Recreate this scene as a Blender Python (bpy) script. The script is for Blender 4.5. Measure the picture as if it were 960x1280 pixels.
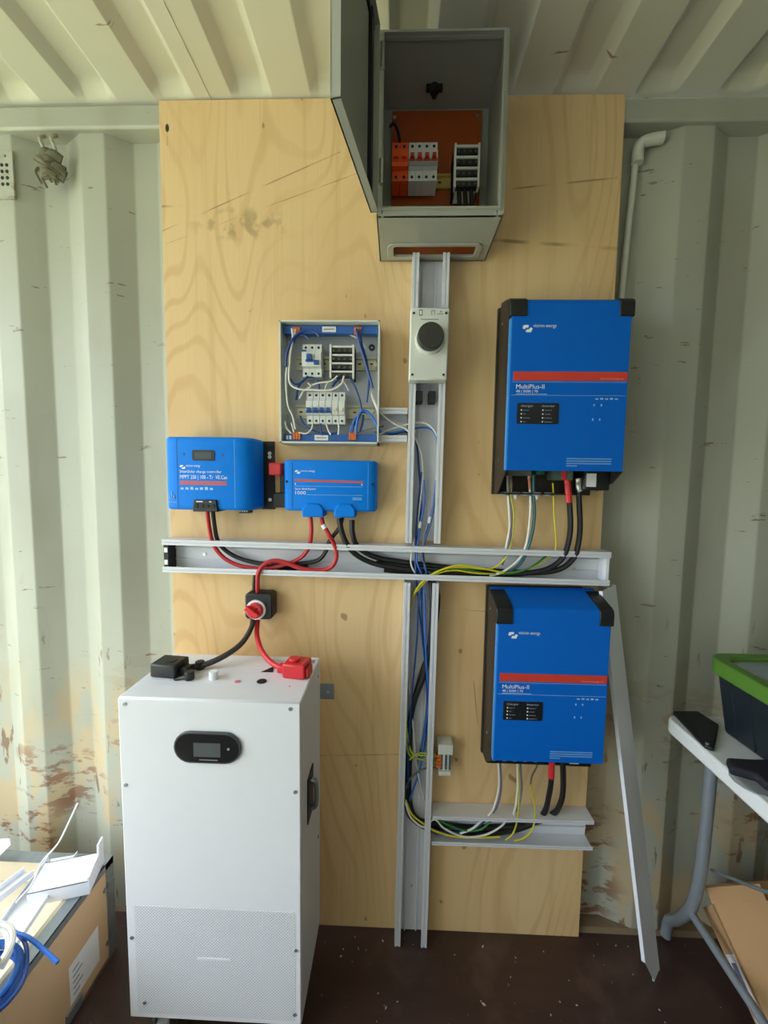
import bpy, math, random
from mathutils import Vector, Matrix

# ------------------------------------------------------------------ scene, camera, light
for o in list(bpy.data.objects):
    bpy.data.objects.remove(o)
scn = bpy.context.scene
COL = scn.collection
random.seed(7)

FPX, DIST, EYE = 500.0, 1.12, 1.364          # focal length in px of a 960x1280 frame, camera distance from the plywood, eye height
PITCH, YAW, ROLL = map(math.radians, (4.5, 1.7, 0.77))
FWD = Vector((-math.sin(YAW) * math.cos(PITCH), math.cos(YAW) * math.cos(PITCH), -math.sin(PITCH)))
_r = FWD.cross(Vector((0, 0, 1))).normalized()
_u = _r.cross(FWD)
RIGHT = _r * math.cos(ROLL) + _u * math.sin(ROLL)
UP = _u * math.cos(ROLL) - _r * math.sin(ROLL)
EYEP = Vector((0, -DIST, EYE))

cam = bpy.data.cameras.new('camera')
cam.sensor_fit = 'VERTICAL'
cam.sensor_height = 36.0
cam.lens = 36.0 * FPX / 1280.0
cam.clip_start = 0.02
cam_o = bpy.data.objects.new('camera', cam)
COL.objects.link(cam_o)
mw = Matrix((RIGHT, UP, -FWD)).transposed().to_4x4()
mw.translation = EYEP
cam_o.matrix_world = mw
scn.camera = cam_o

scn.view_settings.view_transform = 'Standard'
scn.view_settings.look = 'None'
scn.view_settings.gamma = 1.0
scn.view_settings.use_curve_mapping = False
scn.view_settings.exposure = 0.0
SKY = 10.5

world = bpy.data.worlds.new('overcast_sky')
scn.world = world
world.use_nodes = True
bg = world.node_tree.nodes['Background']
bg.inputs['Color'].default_value = (0.85, 0.96, 1.10, 1)
# standard overcast sky: three times as bright overhead as at the horizon
wt = world.node_tree
wz = wt.nodes.new('ShaderNodeSeparateXYZ'); wc = wt.nodes.new('ShaderNodeTexCoord'); wt.links.new(wc.outputs['Generated'], wz.inputs[0])
w1 = wt.nodes.new('ShaderNodeMath'); w1.operation = 'MAXIMUM'; w1.inputs[1].default_value = 0.0; wt.links.new(wz.outputs[2], w1.inputs[0])
w2 = wt.nodes.new('ShaderNodeMath'); w2.operation = 'MULTIPLY_ADD'; w2.inputs[1].default_value = SKY * 2 / 3; w2.inputs[2].default_value = SKY / 3
wt.links.new(w1.outputs[0], w2.inputs[0]); wt.links.new(w2.outputs[0], bg.inputs['Strength'])

# the container: long side wall ahead of the camera, its end doors stand open to the left
X_DOOR, X_END, Y_BACK, Z_ROOF = -1.85, 4.0, -2.27, 2.362
portal = bpy.data.lights.new('door_portal', 'AREA')
portal.shape = 'RECTANGLE'
portal.size, portal.size_y = 2.3, 2.3
portal.cycles.is_portal = True
po = bpy.data.objects.new('door_portal', portal)
po.location = (X_DOOR - 0.01, -1.1, 1.18)
po.rotation_euler = (0, -math.pi / 2, 0)
COL.objects.link(po)


# ------------------------------------------------------------------ pixel rays onto real planes
def ray(x, y):
    return FWD * FPX + RIGHT * (x - 480) + UP * (640 - y)
def ay(x, y, Y=0.0):
    d = ray(x, y); return EYEP + d * ((Y - EYEP.y) / d.y)
def az(x, y, Z):
    d = ray(x, y); return EYEP + d * ((Z - EYEP.z) / d.z)
def ax(x, y, X):
    d = ray(x, y); return EYEP + d * ((X - EYEP.x) / d.x)


# ------------------------------------------------------------------ materials
def lin(c):
    if isinstance(c, str):
        c = [int(c[i:i + 2], 16) / 255 for i in (0, 2, 4)]
    return tuple(((v / 12.92) if v <= 0.04045 else ((v + 0.055) / 1.055) ** 2.4) for v in c[:3]) + (1,)


class NT:
    def __init__(s, name):
        s.m = bpy.data.materials.new(name); s.m.use_nodes = True
        s.t = s.m.node_tree; s.b = s.t.nodes['Principled BSDF']
    def n(s, typ, ins=None, **props):
        nd = s.t.nodes.new(typ)
        for k, v in props.items():
            setattr(nd, k, v)
        for k, v in (ins or {}).items():
            if isinstance(v, bpy.types.NodeSocket):
                s.t.links.new(v, nd.inputs[k])
            else:
                nd.inputs[k].default_value = v
        return nd
    def math(s, op, a, b=0.0, c=0.0, clamp=False):
        return s.n('ShaderNodeMath', {0: a, 1: b, 2: c}, operation=op, use_clamp=clamp).outputs[0]
    def coords(s, scale=(1, 1, 1), loc=(0, 0, 0), rot=(0, 0, 0)):
        tc = s.n('ShaderNodeTexCoord').outputs['Object']
        return s.n('ShaderNodeMapping', {'Vector': tc, 'Scale': scale, 'Location': loc, 'Rotation': rot}).outputs[0]
    def noise(s, vec, scale, detail=3.0, rough=0.5, dist=0.0):
        return s.n('ShaderNodeTexNoise', {'Vector': vec, 'Scale': scale, 'Detail': detail, 'Roughness': rough, 'Distortion': dist}).outputs['Fac']
    def step(s, v, lo, hi):
        return s.n('ShaderNodeMapRange', {'Value': v, 'From Min': lo, 'From Max': hi, 'To Min': 0.0, 'To Max': 1.0}, interpolation_type='SMOOTHSTEP').outputs[0]
    def mix(s, fac, a, b, mode='MIX'):
        return s.n('ShaderNodeMix', {0: fac, 6: a, 7: b}, data_type='RGBA', blend_type=mode).outputs[2]
    def out(s, color=None, rough=None, metal=None, bump=None, dist=0.002):
        def put(k, v):
            if isinstance(v, bpy.types.NodeSocket): s.t.links.new(v, s.b.inputs[k])
            else: s.b.inputs[k].default_value = v
        if color is not None: put('Base Color', color)
        if rough is not None: put('Roughness', rough)
        if metal is not None: put('Metallic', metal)
        if bump is not None:
            bn = s.n('ShaderNodeBump', {'Height': bump, 'Distance': dist, 'Strength': 0.6})
            s.t.links.new(bn.outputs[0], s.b.inputs['Normal'])
        return s.m


MATS = {}
def mat(name, col, rough=0.5, metal=0.0, var=0.08, scale=40.0, bump=0.0, trans=0.0, spec=None):
    if name in MATS: return MATS[name]
    k = NT(name); c = lin(col)
    f = k.noise(k.coords(), scale, 4)
    dark = tuple(v * (1 - var) for v in c[:3]) + (1,)
    lite = tuple(min(1, v * (1 + var)) for v in c[:3]) + (1,)
    k.out(k.mix(f, dark, lite), rough, metal, f if bump else None, bump or 0.001)
    if spec is not None: k.b.inputs['Specular IOR Level'].default_value = spec
    if trans:
        k.b.inputs['Transmission Weight'].default_value = trans
    MATS[name] = k.m
    return k.m


def make_plywood():
    k = NT('pine_plywood')
    v = k.coords((1, 1, 1))
    field = k.noise(k.coords((1.5, 1, 0.33), (1.7, 0, 0.6)), 2.0, 1.5, 0.4, 0.25)
    wob = k.math('MULTIPLY', k.noise(k.coords((6, 1, 2.0)), 2.0, 2), 0.018)
    ring = k.math('SINE', k.math('MULTIPLY', k.math('ADD', field, wob), 150.0))
    zone = k.step(k.noise(k.coords((1.1, 1, 0.6), (4, 0, 3)), 2.1, 2), 0.36, 0.62)
    line = k.math('MULTIPLY', k.step(ring, 0.35, 1.0), k.math('MULTIPLY_ADD', zone, 0.75, 0.15))
    fine = k.noise(k.coords((70, 1, 1.4)), 3.0, 3)
    blot = k.noise(k.coords((1.2, 1, 0.7), (3, 0, 1)), 2.6, 3)
    c = k.mix(k.step(field, 0.3, 0.7), lin('e0bc86'), lin('e9c995'))
    c = k.mix(k.math('MULTIPLY', line, 0.36), c, lin('bf8c50'))
    streak = k.noise(k.coords((16, 1, 0.5), (2, 0, 1)), 2.0, 3, 0.55)
    c = k.mix(k.math('MULTIPLY', k.step(streak, 0.5, 0.75), 0.3), c, lin('c79a62'))
    c = k.mix(k.math('MULTIPLY', k.step(blot, 0.5, 0.75), 0.4), c, lin('cfa06a'))
    c = k.mix(k.math('MULTIPLY', fine, 0.16), c, lin('b98f5d'))
    # scuffed glue smears and pencil or saw marks that belong to this board
    sep = k.n('ShaderNodeSeparateXYZ', {0: v}); X, Z = sep.outputs[0], sep.outputs[2]
    def seg(x0, z0, x1, z1, w):
        dx, dz = x1 - x0, z1 - z0; L = math.hypot(dx, dz); dx /= L; dz /= L
        px = k.math('SUBTRACT', X, x0); pz = k.math('SUBTRACT', Z, z0)
        along = k.math('ADD', k.math('MULTIPLY', px, dx), k.math('MULTIPLY', pz, dz))
        perp = k.math('ABSOLUTE', k.math('SUBTRACT', k.math('MULTIPLY', px, dz), k.math('MULTIPLY', pz, dx)))
        a = k.step(perp, w, w * 0.4)
        b = k.math('MULTIPLY', k.math('GREATER_THAN', along, 0.0), k.math('LESS_THAN', along, L))
        return k.math('MULTIPLY', a, b)
    marks = None
    P = [((200, 290), (425, 190), 0.0022), ((207, 305), (470, 208), 0.0015), ((640, 236), (772, 222), 0.003), ((600, 299), (776, 311), 0.006),
         ((209, 125), (209, 182), 0.003), ((360, 945), (500, 943), 0.0018), ((550, 760), (615, 765), 0.0015), ((325, 118), (325, 160), 0.0016),
         ((202, 258), (232, 258), 0.004), ((592, 850), (597, 905), 0.002)]
    for a, b, w in P:
        p, q = ay(*a), ay(*b)
        s_ = seg(p.x, p.z, q.x, q.z, w)
        marks = s_ if marks is None else k.math('MAXIMUM', marks, s_)
    brk = k.step(k.noise(v, 9.0, 3), 0.38, 0.6)
    c = k.mix(k.math('MULTIPLY', k.math('MULTIPLY', marks, brk), 0.6), c, lin('6d4c2a'))
    p = ay(300, 280)
    rr = k.math('ADD', k.math('POWER', k.math('DIVIDE', k.math('SUBTRACT', X, p.x), 0.16), 2.0), k.math('POWER', k.math('DIVIDE', k.math('SUBTRACT', Z, p.z), 0.05), 2.0))
    sm = k.math('MULTIPLY', k.step(rr, 1.0, 0.0), k.step(k.noise(v, 26.0, 4), 0.46, 0.6))
    c = k.mix(k.math('MULTIPLY', sm, 0.55), c, lin('8f744a'))
    p = ay(209, 160)
    rr = k.math('ADD', k.math('POWER', k.math('DIVIDE', k.math('SUBTRACT', X, p.x), 0.006), 2.0), k.math('POWER', k.math('DIVIDE', k.math('SUBTRACT', Z, p.z), 0.012), 2.0))
    c = k.mix(k.step(rr, 1.0, 0.5), c, lin('3a2a18'))
    dots = k.step(k.noise(k.coords((1.0, 1, 0.7), (2, 0, 5)), 24.0, 1), 0.735, 0.76)
    c = k.mix(k.math('MULTIPLY', dots, 0.6), c, lin('7a5832'))
    return k.out(c, 0.62, 0, fine, 0.0006)


def make_wall_paint():
    k = NT('container_paint')
    v = k.coords()
    Z = k.n('ShaderNodeSeparateXYZ', {0: v}).outputs[2]
    big = k.noise(v, 3.0, 3)
    c = k.mix(big, lin('a3a494'), lin('b5b6a5'))
    low = k.step(Z, 0.95, 0.25)
    stain = k.math('MULTIPLY', k.step(k.noise(k.coords((2.6, 1, 1.0), (0.35, 0, 2.2)), 4.2, 3), 0.47, 0.6), k.step(Z, 0.85, 0.6))
    c = k.mix(k.math('MULTIPLY', stain, 0.55), c, lin('c9a873'))
    dash = k.step(k.noise(k.coords((7, 7, 34), (0, 0, 0.3), (0, 0.12, 0)), 1.6, 4, 0.62), 0.675, 0.70)
    c = k.mix(k.math('MULTIPLY', dash, 0.75), c, lin('6d5138'))
    heavy = k.math('MULTIPLY', k.step(k.noise(k.coords((5, 5, 13), (0.2, 0, 0.1), (0, 0.5, 0)), 2.0, 5, 0.65), 0.50, 0.57), k.math('MULTIPLY', k.step(k.noise(k.coords((1, 1, 0.8), (5.3, 0, 0)), 3.2, 2), 0.45, 0.6), low))
    c = k.mix(k.math('MULTIPLY', heavy, 0.85), c, lin('7b4526'))
    spots = k.math('MULTIPLY', k.step(k.noise(k.coords((16, 16, 4.5), (0.9, 0, 0.4)), 1.7, 4, 0.6), 0.63, 0.69), k.step(Z, 1.15, 0.7))
    c = k.mix(k.math('MULTIPLY', spots, 0.75), c, lin('6f4527'))
    dirt = k.math('MULTIPLY', k.step(k.noise(k.coords((2, 2, 0.7), (9, 0, 0)), 3.0, 4), 0.48, 0.7), 0.4)
    c = k.mix(dirt, c, lin('96917c'))
    return k.out(c, 0.48, 0, big, 0.002)


def make_roof_paint():
    k = NT('roof_paint'); v = k.coords()
    big = k.noise(v, 2.5, 3)
    c = k.mix(big, lin('cbc8b4'), lin('dad7c4'))
    rust = k.step(k.noise(k.coords((3, 14, 1), (0.7, 0.2, 0), (0, 0, 0.35)), 1.5, 4, 0.6), 0.695, 0.72)
    c = k.mix(k.math('MULTIPLY', rust, 0.8), c, lin('7d4d2e'))
    return k.out(c, 0.5, 0, big, 0.002)


def make_floor():
    k = NT('worn_brown_floor'); v = k.coords()
    a = k.noise(k.coords((1, 6, 1)), 3.0, 5, 0.6)
    c = k.mix(a, lin('33231e'), lin('4b3530'))
    b = k.noise(v, 5.0, 5, 0.6)
    c = k.mix(k.math('MULTIPLY', k.step(b, 0.52, 0.75), 0.5), c, lin('6d564c'))
    d = k.step(k.noise(v, 60.0, 2), 0.72, 0.75)
    c = k.mix(k.math('MULTIPLY', d, 0.5), c, lin('8a7768'))
    return k.out(c, 0.42, 0, a, 0.002)


def make_perforated():
    k = NT('perforated_white'); v = k.coords()
    sep = k.n('ShaderNodeSeparateXYZ', {0: v})
    px = k.math('MULTIPLY', sep.outputs[0], 1 / 0.0072); pz = k.math('MULTIPLY', sep.outputs[2], 1 / 0.0072)
    def cell(ox):
        fx = k.math('SUBTRACT', k.math('FRACT', k.math('ADD', px, ox)), 0.5)
        fz = k.math('SUBTRACT', k.math('FRACT', k.math('ADD', pz, ox)), 0.5)
        return k.math('SQRT', k.math('ADD', k.math('MULTIPLY', fx, fx), k.math('MULTIPLY', fz, fz)))
    d = k.math('MINIMUM', cell(50.0), cell(50.5))
    hole = k.step(d, 0.24, 0.17)
    c = k.mix(hole, lin('e6e6ea'), lin('b2b3b8'))
    return k.out(c, 0.4, 0, k.math('SUBTRACT', 1.0, hole), 0.001)


WALL = make_wall_paint(); ROOF = make_roof_paint(); PLY = make_plywood(); FLOOR = make_floor(); PERF = make_perforated()
BLUE = mat('blue_powder_coat', '0066cc', 0.5, 0, 0.05, spec=0.2)
BLUE2 = mat('blue_plastic', '0080ea', 0.5, 0, 0.05, spec=0.2)
CHAS = mat('dark_bronze_chassis', '37302a', 0.5, 0.2)
BLACK = mat('black_plastic', '17181a', 0.45)
BLACKM = mat('matt_black_metal', '1d1c1b', 0.6)
RUBBER = mat('black_cable_rubber', '1b1a1a', 0.5)
RED = mat('red_stripe', 'd8402f', 0.45)
REDC = mat('red_cable', 'c02a30', 0.42)
REDP = mat('red_plastic', 'dc3038', 0.35)
WHITE = mat('white_print', 'f2f4f6', 0.5)
SILVER = mat('bright_steel', 'c9c9c6', 0.3, 0.9)
GALV = mat('galvanised_steel', '9aa3a6', 0.42, 0.7, 0.18, 18)
TRUNK = mat('pale_grey_trunking', 'dcdde2', 0.38, 0, 0.03)
TRUNKW = mat('white_trunking', 'eceef6', 0.35, 0, 0.03)
BATT = mat('white_battery_paint', 'e6e6ea', 0.4, 0, 0.02)
ENC = mat('enclosure_grey_paint', 'a9aba0', 0.45, 0, 0.04)
ENCI = mat('enclosure_inner_paint', '9c9f92', 0.5, 0, 0.05)
ORNG = mat('orange_back_plate', 'a34a12', 0.5, 0, 0.08)
ORNGM = mat('orange_module', 'f0561c', 0.4)
GREYP = mat('light_grey_plastic', 'd9dbd2', 0.45, 0, 0.03)
GREYB = mat('board_grey', 'b5b8bf', 0.45, 0, 0.04)
BREAK = mat('breaker_white', 'dcded9', 0.42, 0, 0.03)
BREAKG = mat('breaker_grey', '9a9ea0', 0.45)
TOGB = mat('toggle_blue', '1f4f98', 0.4)
TOGR = mat('toggle_red', 'c03a2e', 0.4)
BARB = mat('blue_terminal_bar', '2f62ad', 0.45)
BRASS = mat('brass_rail', 'c9b46a', 0.4, 0.6)
GLASSY = mat('black_gloss_screen', '1a1b1c', 0.12)
LCD = mat('dull_lcd', '3a3f3d', 0.3)
WBLUE = mat('blue_wire', '1e4488', 0.45)
WBLUE2 = mat('bright_blue_wire', '2c6cc8', 0.45)
WWHITE = mat('white_wire', 'e4e2d8', 0.45)
WYEL = mat('yellow_wire', 'd6c928', 0.45)
WGRN = mat('green_wire', '2f7a34', 0.45)
WTEAL = mat('teal_wire', '2f6e78', 0.45)
WVIO = mat('violet_grey_wire', '6a6886', 0.45)
WGREY = mat('grey_wire', '77787c', 0.5)
ORTIP = mat('orange_ferrule', 'e0722a', 0.45)
CARD = mat('brown_cardboard', 'c79d70', 0.75, 0, 0.06, 14)
CARDI = mat('cardboard_inside', '8c673f', 0.8)
CRATEP = mat('crate_plywood', 'd8b48a', 0.6, 0, 0.06, 9)
CRATEI = mat('crate_inside', 'e3d6bb', 0.65, 0, 0.06, 9)
PAPER = mat('white_paper', 'eceae8', 0.7, 0, 0.02)
PRINT = mat('grey_print', '8d8f92', 0.7)
TABLE = mat('white_table_plastic', 'e3e4e2', 0.45, 0, 0.04)
LEGM = mat('grey_leg_paint', '8d949a', 0.4, 0.3)
GREEN = mat('green_bin_lid', '55802a', 0.5)
BINB = mat('dark_bin_plastic', '1c242b', 0.45)
CLEAR = mat('translucent_lid', 'a7b2ba', 0.25, 0, 0.05, 40, 0, 0.3)
PIPE = mat('conduit_plastic', 'cfd0c0', 0.5)
RAG = mat('frayed_rag', '6d6a55', 0.9, 0, 0.3, 60, 0.004)
TXTPALE = mat('pale_blue_print', '9cc6ea', 0.5)
STEM = mat('rail_steel', 'c7c4b0', 0.4, 0.6)
FLECK = mat('pale_fleck', 'bfb7ae', 0.7)


# ------------------------------------------------------------------ mesh building
class MB:
    def __init__(s):
        s.v, s.f = [], []
    def add(s, vs, fs):
        k = len(s.v); s.v += [Vector(p) for p in vs]; s.f += [tuple(i + k for i in f) for f in fs]; return s
    def box(s, x0, x1, y0, y1, z0, z1, M=None):
        vs = [Vector((x, y, z)) for x in (x0, x1) for y in (y0, y1) for z in (z0, z1)]
        if M is not None: vs = [M @ p for p in vs]
        return s.add(vs, [(0, 1, 3, 2), (4, 6, 7, 5), (0, 4, 5, 1), (2, 3, 7, 6), (0, 2, 6, 4), (1, 5, 7, 3)])
    def prism(s, poly, a, b):
        """poly: list of 3D points (planar), swept by the vectors a -> b (two offsets)"""
        n = len(poly); a, b = Vector(a), Vector(b)
        vs = [Vector(p) + a for p in poly] + [Vector(p) + b for p in poly]
        fs = [tuple(range(n))[::-1], tuple(range(n, 2 * n))]
        fs += [(i, (i + 1) % n, (i + 1) % n + n, i + n) for i in range(n)]
        return s.add(vs, fs)
    def xprism(s, yz, x0, x1):
        return s.prism([(0, y, z) for y, z in yz], (x0, 0, 0), (x1, 0, 0))
    def yprism(s, xz, y0, y1):
        return s.prism([(x, 0, z) for x, z in xz], (0, y0, 0), (0, y1, 0))
    def zprism(s, xy, z0, z1):
        return s.prism([(x, y, 0) for x, y in xy], (0, 0, z0), (0, 0, z1))
    def cyl(s, p0, p1, r, n=16, r1=None):
        return s.tube([Vector(p0), Vector(p1)], r, n, smooth=False, r1=r1)
    def tube(s, pts, r, n=8, smooth=True, res=6, r1=None):
        pts = [Vector(p) for p in pts]
        if smooth and len(pts) > 2:
            q = [pts[0] * 2 - pts[1]] + pts + [pts[-1] * 2 - pts[-2]]
            out = []
            for i in range(1, len(q) - 2):
                for j in range(res):
                    t = j / res
                    a, b, c, d = q[i - 1], q[i], q[i + 1], q[i + 2]
                    out.append(0.5 * ((2 * b) + (c - a) * t + (2 * a - 5 * b + 4 * c - d) * t * t + (3 * b - a - 3 * c + d) * t ** 3))
            out.append(pts[-1]); pts = out
        t0 = (pts[1] - pts[0]).normalized()
        up = Vector((0, 0, 1)) if abs(t0.z) < 0.9 else Vector((1, 0, 0))
        nrm = t0.cross(up).normalized()
        vs, m = [], len(pts)
        for i, p in enumerate(pts):
            t = (pts[min(i + 1, m - 1)] - pts[max(i - 1, 0)])
            t = t.normalized() if t.length > 1e-9 else t0
            nrm = (nrm - t * nrm.dot(t)).normalized(); bn = t.cross(nrm)
            rr = r if r1 is None else r + (r1 - r) * i / (m - 1)
            vs += [p + (nrm * math.cos(2 * math.pi * k / n) + bn * math.sin(2 * math.pi * k / n)) * rr for k in range(n)]
        fs = [(i * n + k, i * n + (k + 1) % n, (i + 1) * n + (k + 1) % n, (i + 1) * n + k) for i in range(m - 1) for k in range(n)]
        fs += [tuple(range(n))[::-1], tuple(range((m - 1) * n, m * n))]
        return s.add(vs, fs)
    def ring(s, c, axis, r0, r1, h, n=24):
        """flat ring (washer) centred on c along axis, from c to c+axis*h"""
        ax_ = Vector(axis).normalized(); t = ax_.orthogonal().normalized(); b = ax_.cross(t); c = Vector(c)
        vs = []
        for rr, hh in ((r0, 0), (r1, 0), (r1, h), (r0, h)):
            vs += [c + ax_ * hh + (t * math.cos(2 * math.pi * k / n) + b * math.sin(2 * math.pi * k / n)) * rr for k in range(n)]
        fs = [(j * n + k, j * n + (k + 1) % n, ((j + 1) % 4) * n + (k + 1) % n, ((j + 1) % 4) * n + k) for j in range(4) for k in range(n)]
        return s.add(vs, fs)
    def build(s, name, m, parent=None, bevel=0.0, seg=2, smooth=False, base=None, props=None):
        o0 = Vector(base) if base is not None else (ROOTLOC.get(parent.name) if parent else Vector((0, 0, 0)))
        me = bpy.data.meshes.new(name)
        me.from_pydata([p - o0 for p in s.v], [], s.f)
        me.validate(); 
        import bmesh
        b = bmesh.new(); b.from_mesh(me); bmesh.ops.recalc_face_normals(b, faces=b.faces); b.to_mesh(me); b.free()
        me.materials.append(m)
        o = bpy.data.objects.new(name, me); COL.objects.link(o)
        if smooth:
            for p in me.polygons: p.use_smooth = True
            me.set_sharp_from_angle(angle=math.radians(40))
        if parent:
            o.parent = parent
        else:
            o.location = o0
        ROOTLOC[o.name] = o0
        if bevel:
            md = o.modifiers.new('bevel', 'BEVEL'); md.width = bevel; md.segments = seg; md.limit_method = 'ANGLE'; md.angle_limit = math.radians(35)
            if not smooth:
                for p in me.polygons: p.use_smooth = True
                me.set_sharp_from_angle(angle=math.radians(40))
        for k_, v_ in (props or {}).items(): o[k_] = v_
        return o


ROOTLOC = {}
def thing(name, label, cat, base, group=None):
    o = bpy.data.objects.new(name, None); COL.objects.link(o)
    o.location = base; o.empty_display_size = 0.05
    ROOTLOC[o.name] = Vector(base)
    return tag(o, label, cat, group)
def tag(o, label, cat, group=None):
    o['label'] = label; o['category'] = cat
    if group: o['group'] = group
    return o
def struct(o):
    o['kind'] = 'structure'; return o
def lab(o, t):
    o['label'] = t; return o


def letters(body, X, Z, Y, m, parent, width=None, height=None, name='lettering', right=False, shear=0.0):
    """lettering standing on the plane y = Y facing the camera side; X, Z: left end of the baseline"""
    cu = bpy.data.curves.new('lettering', 'FONT'); cu.body = body; cu.size = 1.0; cu.resolution_u = 2; cu.extrude = 0.0
    cu.shear = shear
    tmp = bpy.data.objects.new('lettering_tmp', cu); COL.objects.link(tmp)
    bpy.context.view_layer.update()
    me = bpy.data.meshes.new_from_object(tmp)
    bpy.data.objects.remove(tmp); bpy.data.curves.remove(cu)
    xs = [v.co.x for v in me.vertices]; ys = [v.co.y for v in me.vertices]
    w = max(xs) - min(xs); h = 0.7
    sx = (width / w) if width else height / h
    sz = (height / h) if height else sx
    x0 = min(xs); b = MB()
    off = -width if (right and width) else 0
    b.v = [Vector((X + off + (v.co.x - x0) * sx, Y, Z + v.co.y * sz)) for v in me.vertices]
    b.f = [tuple(p.vertices) for p in me.polygons]
    bpy.data.meshes.remove(me)
    return b.build(name, m, parent)


def disc_poly(cx, cz, r, n=12):
    return [(cx + r * math.cos(2 * math.pi * k / n), cz + r * math.sin(2 * math.pi * k / n)) for k in range(n)]
def capsule_poly(x0, x1, z0, z1, n=10):
    r = (z1 - z0) / 2; zc = (z0 + z1) / 2
    return [(x1 - r + r * math.cos(a), zc + r * math.sin(a)) for a in [-math.pi / 2 + math.pi * k / n for k in range(n + 1)]] + \
           [(x0 + r + r * math.cos(a), zc + r * math.sin(a)) for a in [math.pi / 2 + math.pi * k / n for k in range(n + 1)]]
def screw(p, r, parent, m=None, axis=(0, -1, 0), h=0.0025):
    p = Vector(p); return MB().cyl(p, p + Vector(axis) * h, r, 10).build('screw', m or SILVER, parent)


# ================================================================== the container
# corrugated side wall
NEAR, FAR = 0.02, 0.056
prof = []
left = [(-1.136, 0), (-1.071, 0), (-1.012, 1), (-0.944, 1), (-0.877, 0), (-0.810, 0), (-0.751, 1), (-0.683, 1), (-0.616, 0), (-0.549, 0), (-0.490, 1), (-0.422, 1), (-0.355, 0), (-0.288, 0), (-0.229, 1), (-0.161, 1), (-0.094, 0), (-0.027, 0),
        (0.032, 1), (0.100, 1), (0.167, 0), (0.234, 0), (0.293, 1), (0.361, 1), (0.428, 0), (0.495, 0), (0.556, 1), (0.655, 1), (0.737, 0), (0.814, 0), (0.876, 1), (0.955, 1), (1.010, 0)]
x = -1.136
pre = []
while x > X_DOOR + 0.3:
    pre = [(x - 0.261, 0), (x - 0.196, 0), (x - 0.137, 1), (x - 0.069, 1)] + pre; x -= 0.261
post = []; x = 1.010
while x < X_END - 0.3:
    post += [(x + 0.075, 0), (x + 0.14, 1), (x + 0.21, 1), (x + 0.27, 0)]; x += 0.27
prof = [(X_DOOR, 0)] + pre + left + post + [(X_END, 0)]
Z_RAIL0, Z_RAIL1 = 2.292, 2.352
b = MB(); rows = [0.0, 2.30]
vs = []; fs = []
for (x, k) in prof:
    for z in rows: vs.append((x, FAR if k else NEAR, z))
n = len(rows)
for i in range(len(prof) - 1):
    fs.append((i * n, (i + 1) * n, (i + 1) * n + 1, i * n + 1))
b.add(vs, fs)
wall = struct(b.build('wall_back', WALL)); wall['label'] = 'cream painted corrugated steel side wall with rust marks'
md = wall.modifiers.new('bend', 'BEVEL'); md.width = 0.003; md.segments = 2; md.limit_method = 'ANGLE'; md.angle_limit = math.radians(15); md.affect = 'EDGES'
md = wall.modifiers.new('sheet', 'SOLIDIFY'); md.thickness = 0.003; md.offset = 1
b = MB()
b.box(X_DOOR, X_END, 0.004, 0.064, Z_RAIL0 + 0.003, Z_RAIL1)
struct(b.build('trim_1', WALL, bevel=0.006))['label'] = 'square steel top rail above the corrugated wall'
b = MB(); b.xprism([(0.012, 0.0), (0.07, 0.0), (0.07, 0.012), (0.02, 0.012)], X_DOOR, X_END)
struct(b.build('baseboard_back', mat('rusty_rail', '7d6a52', 0.7, 0, 0.4, 12)))['label'] = 'low steel bottom rail along the wall foot'

# pressed roof sheet
P0, PER = -0.757, 0.2077
xs, zs = [], []
def roof_xs():
    out = []
    k0 = math.floor((X_DOOR - P0) / PER); k1 = math.ceil((X_END - P0) / PER)
    for k in range(k0, k1 + 1):
        e = P0 + k * PER
        for dx, h in ((-0.108, 0.0), (-0.106, 0.0), (-0.104, 0.03), (-0.084, 0.97), (-0.082, 1.0), (-0.079, 1.0), (-0.050, 1.0), (-0.024, 1.0), (-0.021, 1.0), (-0.019, 0.97), (0.001, 0.03), (0.003, 0.0), (0.005, 0.0), (0.05, 0.0)):
            out.append((e + dx, h, dx))
    return out
RX = roof_xs()
ys = [0.07, 0.02, 0.008, 0.0, -0.008, -0.018, -0.03, -0.045, -0.06, -0.12, -0.5, -1.0, -1.6, -2.15, -2.19, -2.22, Y_BACK]
b = MB(); vs = []; fs = []
def sst(a, b_, x):
    t = max(0, min(1, (x - a) / (b_ - a))); return t * t * (3 - 2 * t)
for (x, h, dx) in RX:
    for y in ys:
        bow = 0.012 * (abs((dx + 0.05) / 0.055) ** 2 if h > 0 else 1)
        e = sst(0.012 - bow, -0.028 - bow, y) * sst(-2.24, -2.18, y)
        vs.append((x, y, Z_ROOF + 0.027 * h * e))
m_ = len(ys)
for i in range(len(RX) - 1):
    for j in range(m_ - 1):
        fs.append((i * m_ + j, (i + 1) * m_ + j, (i + 1) * m_ + j + 1, i * m_ + j + 1))
b.add(vs, fs)
roof = struct(b.build('ceiling', ROOF, smooth=False)); roof['label'] = 'pale steel container roof with pressed channels'
for p in roof.data.polygons: p.use_smooth = True
p0, p1 = az(205, 0, Z_ROOF), az(260, 117, Z_ROOF)
MB().tube([(p0.x, Y_BACK, Z_ROOF - 0.0), (p1.x, 0.01, Z_ROOF - 0.0)], 0.0022, 6, smooth=False).build('weld_seam', ROOF, roof)
md = roof.modifiers.new('sheet', 'SOLIDIFY'); md.thickness = 0.003; md.offset = 1

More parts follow.
